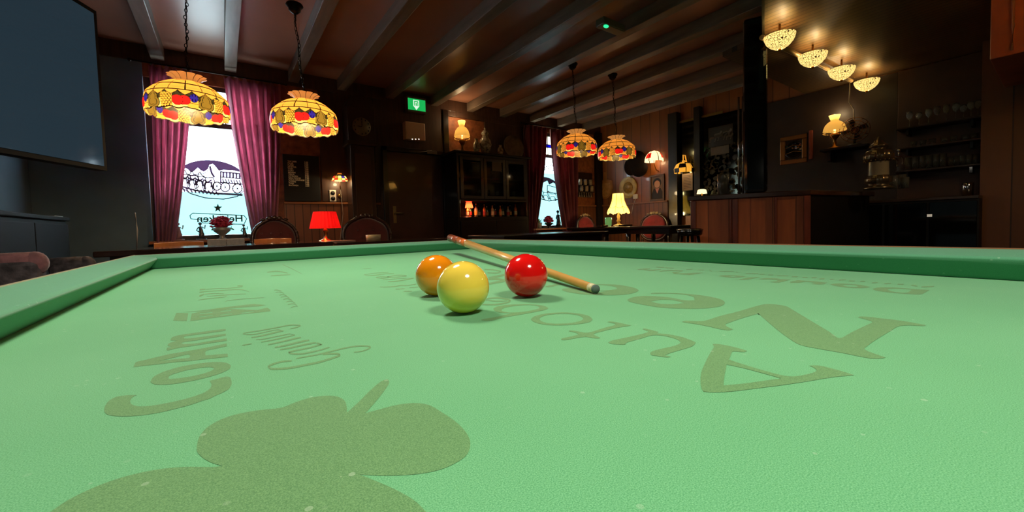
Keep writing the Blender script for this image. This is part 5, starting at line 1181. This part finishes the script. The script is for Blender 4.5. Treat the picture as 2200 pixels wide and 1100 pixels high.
for px in (1953, 1968, 1983, 1998, 2013, 2028, 2046, 2058, 2070, 2084, 2098):
    h = .14 if px < 2035 else .10; gi = (gi+1) if base is not None else 0
    if base is None: base = tumbler(XR-.2, onshelf(px, 2), zsh[2], .14, .028, 'first straight glass from the left on the lower bar shelf', 'glasses on the lower bar shelf')
    else:
        o = base.copy(); COL.objects.link(o); o.location.y = onshelf(px, 2); o.scale.z = h/.14; o['label'] = '%s straight glass from the left on the lower bar shelf' % ORD[gi]
base = None
for gi, px in enumerate((1955, 1975, 1996, 2014, 2034, 2054, 2070, 2086, 2101)):
    if base is None: base = wineglass(XR-.2, onshelf(px, 0), zsh[0]+.001, .17, .028, 'first stemmed glass from the left on the upper bar shelf', 'glasses on the upper bar shelf')
    else: o = base.copy(); COL.objects.link(o); o.location.y = onshelf(px, 0); o.scale.z = .85+.3*((px*7) % 5)/5; o['label'] = '%s stemmed glass from the left on the upper bar shelf' % ORD[gi]
base = None
for gi, px in enumerate((1965, 1985, 2005, 2030, 2050, 2075, 2095)):
    if base is None: base = tumbler(XR-.2, onshelf(px, 1), zsh[1], .06, .028, 'first low glass from the left on the middle bar shelf', 'glasses on the middle bar shelf')
    else: o = base.copy(); COL.objects.link(o); o.location.y = onshelf(px, 1); o['label'] = '%s low glass from the left on the middle bar shelf' % ORD[gi]
# back counter and fridge
y0_, y1_ = oX(2104, 420, XR-.6).y, oX(1815, 420, XR-.6).y
t = thing('back_counter', 'dark low counter with cooler doors behind the bar', 'counter', (XR-.3, (y0_+y1_)/2, 0))
zc_ = oX(2060, 421, XR-.6).z
bm = BM(); span(bm, (XR-.6, y0_, 0), (XR-.032, y1_, zc_-.03)); obj('body', bm, BLACK, t)
bm = BM(); span(bm, (XR-.62, y0_, zc_-.0295), (XR-.032, y1_, zc_)); obj('worktop', bm, mat('dark_brown_worktop', (56, 38, 24), .3), t, bevel=.004)
for k in range(3):
    w_ = (y1_-y0_)/3; bm = BM(); span(bm, (XR-.618, y0_+k*w_+.01, .1), (XR-.6005, y0_+(k+1)*w_-.01, zc_-.05)); dd_ = obj('cooler_door', bm, BLACKGL, t, bevel=.003)
lb = oX(1997, 463, XR-.62); bm = BM(); span(bm, (XR-.6225, lb.y-.018, lb.z-.012), (XR-.6185, lb.y+.018, lb.z+.012)); obj('white_label', bm, mat('lit_white_label', (220, 210, 190), .4, emit=.4), t)
q = oX(2079, 414, XR-.3); bm = BM(); lathe(bm, capped([(.04, 0), (.042, .13), (.038, .135)]), 20); o = obj('metal_canister', bm, CHROME); o.location = (XR-.3, q.y, zc_+.001); tag(o, 'shiny metal canister on the back counter', 'canister')
# mirror frame, vertical gold strip, shelf with oil lamp and fan
a, b = oX(1676, 293, XR-.03), oX(1734, 345, XR-.03)
t = thing('framed_sign', 'square gilt framed mirror sign with a dark round centre', 'framed mirror', (XR-.02, (a.y+b.y)/2, b.z)); GILT = mat('dull_gilt_frame', (132, 84, 36), .3, .6)
cy, cz, hy, hz = (a.y+b.y)/2, (a.z+b.z)/2-.02, (a.y-b.y)/2, (a.z-b.z)/2
bm = BM()
for q_ in (((-hy, -hz), (hy, -hz+.06)), ((-hy, hz-.06), (hy, hz)), ((-hy, -hz+.06), (-hy+.06, hz-.06)), ((hy-.06, -hz+.06), (hy, hz-.06))): span(bm, (XR-.035, cy+q_[0][0], cz+q_[0][1]), (XR-.001, cy+q_[1][0], cz+q_[1][1]))
obj('frame', bm, GILT, t, bevel=.008)
bm = BM(); span(bm, (XR-.012, cy-hy+.061, cz-hz+.061), (XR-.008, cy+hy-.061, cz+hz-.061)); obj('panel', bm, mat('brown_gilt_panel', (88, 56, 28), .3, .3), t)
bm = BM(); lathe(bm, [(1e-4, .02), (.10, .02), (.115, .03), (.12, .02), (.12, .012), (1e-4, .012)], 40, (XR-.001, cy, cz), rot=RY); obj('round_field', bm, mat('dark_mirror_field', (20, 16, 12), .08, coat=.5), t)
bm = BM()
for dz in (-.04, .04): tube(bm, [(XR-.024, cy-.09, cz+dz), (XR-.024, cy, cz+dz+.02), (XR-.024, cy+.09, cz+dz-.01)], .005, 5)
obj('gilt_scroll_lines', bm, GILT, t)
a, b = oX(1741, 280, XR-.05), oX(1741, 342, XR-.05); trim((XR-.05, a.y-.02, b.z), (XR-.001, a.y+.02, a.z), REDWOOD)
a, b = oX(1760, 322, XR-.3), oX(1852, 308, XR-.3); zq = (a.z+b.z)/2
t = thing('wall_shelf', 'dark wall shelf behind the bar carrying the lit oil lamp', 'shelf', (XR-.15, (a.y+b.y)/2, zq)); bm = BM(); span(bm, (XR-.3, b.y-.05, zq-.03), (XR-.001, a.y, zq)); obj('board', bm, DKWOOD, t, bevel=.004)
bm = BM(); span(bm, (XR-.25, a.y-.1, zq-.15), (XR-.001, a.y-.07, zq-.031)); obj('bracket', bm, DKWOOD, t)
q = oX(1793, 300, XR-.18); top = oX(1793, 248, XR-.18)
oil_lamp(XR-.18, q.y, zq+.001, top.z-zq, .115, 'lit white glass oil lamp on the shelf behind the bar', 2.2)
q = oX(1829, 280, XR-.2)
t = thing('table_fan', 'dark wire caged table fan right of the oil lamp behind the bar', 'fan', (XR-.2, q.y, zq+.001)); zf = q.z; FAN = mat('dark_fan_metal', (170, 110, 74), .3, .8)
ax = (CAM-V(XR-.2, q.y, zf)).normalized(); rot = ax.to_track_quat('Z', 'Y').to_matrix(); R_ = .14; c0 = V(XR-.2, q.y-.03, zf)
bm = BM()
for rr, off in ((1, 0), (.75, .03), (.5, .045), (.25, .05)): tube(bm, [c0+rot @ V(R_*rr*math.cos(2*PI*i/32), R_*rr*math.sin(2*PI*i/32), off) for i in range(33)], .0035, 5)
for i in range(12): a = 2*PI*i/12; tube(bm, [c0+rot @ V(R_*k*math.cos(a), R_*k*math.sin(a), .05*(1-k*k)) for k in (0, .33, .66, 1)], .0025, 5)
obj('cage', bm, FAN, t)
bm = BM()
for i in range(4):
    a = 2*PI*i/4; poly(bm, [[c0+rot @ V(R_*r_*math.cos(a+o_), R_*r_*math.sin(a+o_), -.01+.02*(o_ > .2)) for r_, o_ in ((.15, 0), (.6, -.1), (.9, .1), (.85, .55), (.5, .7), (.15, .5))]], solid=rot @ V(0, 0, -.003))
obj('blades', bm, mat('dark_fan_blades', (30, 26, 24), .4), t)
bm = BM(); cyl(bm, c0-ax*.02, c0-ax*.10, .05, .035, 20); cyl(bm, V(c0.x, c0.y, zq+.001), V(c0.x, c0.y, zq+.02), .07, .06, 24); tube(bm, [V(c0.x, c0.y, zq+.02), V(c0.x, c0.y, zf-.1), c0-ax*.06], .012); obj('motor_and_stand', bm, BLACKW, t)
# hood cable down to fan from lamps: white flex
# canopy over the bar with four bowl lamps
CZ = 2.50
CAN = planks('canopy_slats', (86, 66, 42), 'x', 16, .4, .22, .2)
d_ = ray(1643, 60); e0 = CAM+d_*((PC.x-.02-CAM.x)/d_.x); e1_ = CAM+d_*((2.5-CAM.x)/d_.x)
cl = [V(e0.x, e0.y, CZ), V(e1_.x, e1_.y, CZ), V(2.5, -3.2, CZ), V(XR-.001, -3.2, CZ), V(XR-.001, .42, CZ), V(e0.x+.1, .42, CZ)]
bm = BM(); poly(bm, [cl], solid=(0, 0, .05)); struct('trim_91', bm, CAN)
bm = BM(); n_ = V(-(e0-e1_).y, (e0-e1_).x, 0).normalized()*.02; poly(bm, [[V(e0.x, e0.y, CZ-.02), V(e1_.x, e1_.y, CZ-.02), V(e1_.x, e1_.y, 2.695), V(e0.x, e0.y, 2.695)]], solid=n_); struct('trim_92', bm, BLACKW)
BG = mat('cream_mosaic_bowl_glass', (255, 214, 120), .4)
def voronoi_shell(m, emit):
    nt = m.node_tree; N = nt.nodes; L = nt.links; b = N['Principled BSDF']; tc = N.new('ShaderNodeTexCoord')
    v = N.new('ShaderNodeTexVoronoi'); v.feature = 'DISTANCE_TO_EDGE'; v.inputs['Scale'].default_value = 56; L.new(tc.outputs['Object'], v.inputs['Vector'])
    g = N.new('ShaderNodeMath'); g.operation = 'GREATER_THAN'; g.inputs[1].default_value = .06; L.new(v.outputs['Distance'], g.inputs[0])
    mx = N.new('ShaderNodeMix'); mx.data_type = 'RGBA'; L.new(g.outputs[0], mx.inputs[0]); mx.inputs[6].default_value = srgb(50, 30, 12); mx.inputs[7].default_value = srgb(255, 222, 130)
    L.new(mx.outputs[2], b.inputs['Base Color']); L.new(mx.outputs[2], b.inputs['Emission Color']); b.inputs['Emission Strength'].default_value = emit
voronoi_shell(BG, 1.4)
bowls = [oZ(1675, 84, CZ-.12), oZ(1746, 124, CZ-.12), oZ(1808, 154, CZ-.12), oZ(1862, 179, CZ-.12)]
bm = BM(); d0 = bowls[0]; d1_ = bowls[3]; bz = CZ-.17
tube(bm, [V(d0.x, d0.y+.14, CZ-.05), V(d1_.x, d1_.y+.14, CZ-.05)], .022)
tag(obj('lamp_rail', bm, mat('pale_rail_metal', (150, 132, 100), .4, .3), loc=((d0.x+d1_.x)/2, d0.y+.14, CZ-.05)), 'pale rail under the canopy along the four bowl lamps', 'rail')
for i, p_ in enumerate(bowls):
    t = thing('bowl_lamp', '%s of the four glowing mosaic bowl lamps over the bar' % ('nearest and highest', 'second from left', 'third from left', 'farthest right')[i], 'ceiling lamp', p_, 'mosaic bowl lamps over the bar')
    bm = BM(); R_ = .115; zz = CZ-.10
    lathe(bm, [(.02, zz-R_*.92), (R_*.35, zz-R_*.86), (R_*.62, zz-R_*.68), (R_*.85, zz-R_*.42), (R_*.97, zz-R_*.15), (R_, zz+.0), (R_*1.01, zz+.008), (R_*.97, zz+.004)], 40, (p_.x, p_.y, 0)); obj('bowl_shade', bm, BG, t)
    bm = BM(); cyl(bm, (p_.x, p_.y, zz-R_*.93), (p_.x, p_.y, CZ-.0005), .009); ball(bm, (p_.x, p_.y, zz-R_*.96), .014, 10)
    for a in (0, 2.1, 4.2): tube(bm, [(p_.x, p_.y, zz-.02), (p_.x+R_*.98*math.cos(a), p_.y+R_*.98*math.sin(a), zz-.002)], .003, 5)
    obj('stem', bm, BRASS, t)
    lamp(t, (p_.x+.03, p_.y, zz-.035), BOWL, r=.025)
p_ = bowls[3]; q = oX(1842, 240, XR-.1)
bm = BM(); tube(bm, [(p_.x-.05, p_.y+.14, CZ-.07), (p_.x-.04, p_.y+.15, CZ-.3), (c0.x, c0.y+.01, zf+.25), c0-ax*.08+V(0, 0, .02)], .005, 6); tag(obj('power_cord', bm, WHITEP, loc=(p_.x, p_.y+.14, CZ-.07)), 'thin pale cord dropping from the lamp rail to the fan', 'cord')
# right-hand dark wood column and red-brown wall cupboard
yy = oX(2105, 400, XR-.35).y
bm = BM(); span(bm, (XR-.35, yy-1.4, 0), (XR-.001, yy, CZ-.0005)); struct('trim_93', bm, planks('brown_column_boards', (96, 56, 24), 'y', 4, .45, .04, .35), loc=(XR-.2, yy-.7, 0))
XQ = 5.0
yq = oX(2127, 100, XQ).y; zq = oX(2127, 128, XQ).z
t = thing('wall_cupboard', 'reddish brown hanging cupboard high at the right edge', 'cupboard', (XQ+.4, yq-.5, zq))
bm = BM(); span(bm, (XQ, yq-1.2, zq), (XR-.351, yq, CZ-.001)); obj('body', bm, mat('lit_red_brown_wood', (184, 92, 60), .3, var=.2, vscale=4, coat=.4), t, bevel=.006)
y_ = oX(2175, 60, XQ-.01).y; bm = BM(); tube(bm, [(XQ-.008, y_, zq+.03), (XQ-.010, y_-.004, zq+.2), (XQ-.008, y_, CZ-.03)], .008); obj('pale_edge_strip', bm, mat('worn_pale_edge', (200, 130, 100), .3, coat=.5), t)
q_ = V(4.3, -2.15, 2.1)
t = thing('pendant_lamp', 'added white glass pendant lamp out of view at right, lighting the hanging cupboard', 'hanging lamp', q_)
bm = BM(); lathe(bm, [(.03, 2.22), (.07, 2.20), (.12, 2.08)], 24, (q_.x, q_.y, 0)); obj('lamp_shade', bm, GLAMP, t)
bm = BM(); cyl(bm, (q_.x, q_.y, 2.15), (q_.x, q_.y, CZ-.0005), .008); obj('rod', bm, BRASS, t)
lamp(t, q_+V(0, 0, .03), 26, r=.04)  # unseen lamp put in to brighten the red-brown cupboard
# ceiling exit lamp
p_ = oZ(1312, 48, 2.70)
t = thing('ceiling_emergency_lamp', 'small ceiling emergency lamp with a green glow', 'emergency lamp', (p_.x, p_.y, 2.69)); 
bm = BM(); box(bm, (p_.x, p_.y, 2.665), (.30, .10, .068), rz=0); obj('housing', bm, mat('grey_green_plastic', (92, 100, 84), .4), t, bevel=.01)
g_ = oZ(1300, 39, 2.66); bm = BM(); ball(bm, (p_.x-.10, p_.y-.03, 2.625), .02, 12, sc=(1.4, 1, .6)); obj('green_light', bm, mat('lit_green_lens', (40, 220, 140), .4, emit=1.6), t)

# ================================================================== LEFT SIDE
# large television
P1_ = V(CAM.x-.50, CAM.y+2.75, 0); dz_ = ray(223, 357); tt = ((P1_-CAM).to_2d().length)/dz_.to_2d().length; P1_ = CAM+dz_*tt
du = V(-.44, -.90, 0).normalized(); dn = V(du.y, -du.x, 0); dn = dn if dn.dot(CAM-P1_) > 0 else -dn
t = thing('television', 'large black television on the left wall reflecting a bright window', 'television', P1_)
def slab(bm, a, b, z0, z1, d0, d1): poly(bm, [[P1_+du*a+dn*d0+V(0, 0, z0), P1_+du*b+dn*d0+V(0, 0, z0), P1_+du*b+dn*d0+V(0, 0, z1), P1_+du*a+dn*d0+V(0, 0, z1)]], solid=dn*(d1-d0))
bm = BM(); slab(bm, -.02, 1.26, -.02, .75, -.05, -.0005); obj('housing', bm, mat('black_tv_plastic', (14, 17, 20), .7), t)
bm = BM(); slab(bm, 0, 1.24, 0, .73, 0, .002); obj('screen', bm, mat('tv_glass_haze_glow', (22, 34, 42), .07, spec=.5, emit=.55, ecol=(48, 66, 78)), t)  # faint bluish emission stands in for the veil of haze on this side
bm = BM(); m0 = P1_+du*.7-dn*.051+V(0, 0, .36); cyl(bm, m0, m0-dn*.06, .025); cyl(bm, m0-dn*.06, V(XL+.021, m0.y, m0.z), .02); span(bm, (XL+.001, m0.y-.08, m0.z-.08), (XL+.02, m0.y+.08, m0.z+.08)); obj('wall_bracket', bm, IRON, t)
# dark sideboard under it with small things
t = thing('sideboard', 'long dark grey sideboard under the television', 'sideboard', (XL+.2, 1.9, 0)); SBD = mat('dark_blue_grey_lacquer', (13, 16, 18), .75, spec=.2)
bm = BM(); span(bm, (XL+.001, .3, 0), (XL+.36, 3.3, 1.0)); obj('body', bm, SBD, t, bevel=.006)
bm = BM(); span(bm, (XL+.001, .28, 1.0005), (XL+.38, 3.32, 1.03)); obj('top', bm, SBD, t, bevel=.006)
for k in range(4):
    bm = BM(); span(bm, (XL+.361, .32+k*.745, .06), (XL+.375, .32+k*.745+.73, .97)); dd_ = obj('door', bm, SBD, t, bevel=.004)
    bm = BM(); ball(bm, (XL+.385, .32+k*.745+(.68 if k % 2 == 0 else .05), .6), .01, 10); obj('knob', bm, CHROME, dd_)
q = oX(85, 414, XL+.2); bm = BM(); span(bm, (XL+.08, q.y-.11, 1.031), (XL+.3, q.y+.11, 1.05)); tag(obj('paper_stack', bm, mat('grey_paper_stack', (120, 128, 132), .6), loc=(XL+.2, q.y, 1.031)), 'small stack of pale papers on the sideboard under the television', 'papers')
q = oX(94, 500, -.72); bm = BM(); lathe(bm, [(1e-4, 0), (.17, 0), (.19, .1), (.17, .30), (.08, .36), (.06, .40), (1e-4, .40)], 24)
# padded bench seats beyond the left rail
UPH = mat('worn_pink_brown_upholstery', (128, 84, 86), .85, sheen=.3, var=.35, vscale=30, bump=.3, bscale=60)
UPD = mat('worn_dark_tapestry', (78, 70, 72), .85, var=.55, vscale=34, bump=.3)
def bench(xa, xb, py, Y, dep, label, m, m2):
    a, b = oY(xa, py, Y), oY(xb, py, Y); z = (a.z+b.z)/2; x0, x1 = a.x, b.x
    t = thing('padded_chair', label, 'chair', ((x0+x1)/2, Y+dep/2, 0))
    bm = BM(); span(bm, (x0, Y, z-.36), (x1, Y+.10, z-.03)); obj('backrest', bm, m2, t, bevel=.02)
    bm = BM(); tube(bm, [(x0-.0, Y+.05, z-.045), (x1-.02, Y+.05, z-.045)], .045, 20); ball(bm, (x1-.02, Y+.05, z-.045), .046, 20, sc=(.8, 1, 1)); obj('top_roll', bm, m, t, smooth=True)
    bm = BM(); span(bm, (x0+.02, Y-dep, .40), (x1-.02, Y-.001, .48)); obj('seat', bm, m2, t, bevel=.02)
    for xx in (x0+.04, x1-.04):
        for yy_ in (Y-dep+.04, Y+.04):
            bm = BM(); cyl(bm, (xx, yy_, 0), (xx, yy_, .40 if yy_ < Y else z-.36), .02); obj('leg', bm, DKWOOD, t)
bench(-70, 80, 544, .62, .4, 'padded chair with a worn pink top edge at the far left', UPH, UPD)
bench(100, 190, 553, 1.22, .4, 'low dark tapestry chair right of the pink topped chair', UPD, UPD)
bm = BM(); q = oX(303, 497, XL+.9); a, b = oY(302.5, 460, 2.55), oY(304, 533, 2.55)
tube(bm, [(a.x, 2.30, a.z), (a.x+.006, 2.30, (a.z+ZT)/2), (a.x-.004, 2.30, ZT+.001)], .0045, 6); tag(obj('thin_rod', bm, mat('grey_cord', (120, 120, 124), .5), loc=(a.x, 2.45, a.z)), 'thin pale vertical rod by the left end of the long table', 'rod')
# street outside: pale pavement, seen through the windows
bm = BM(); span(bm, (-12, YW+.2, -.25), (18, 30, -.15)); struct('pavement', bm, mat('pale_pavement', (180, 190, 190), .8))
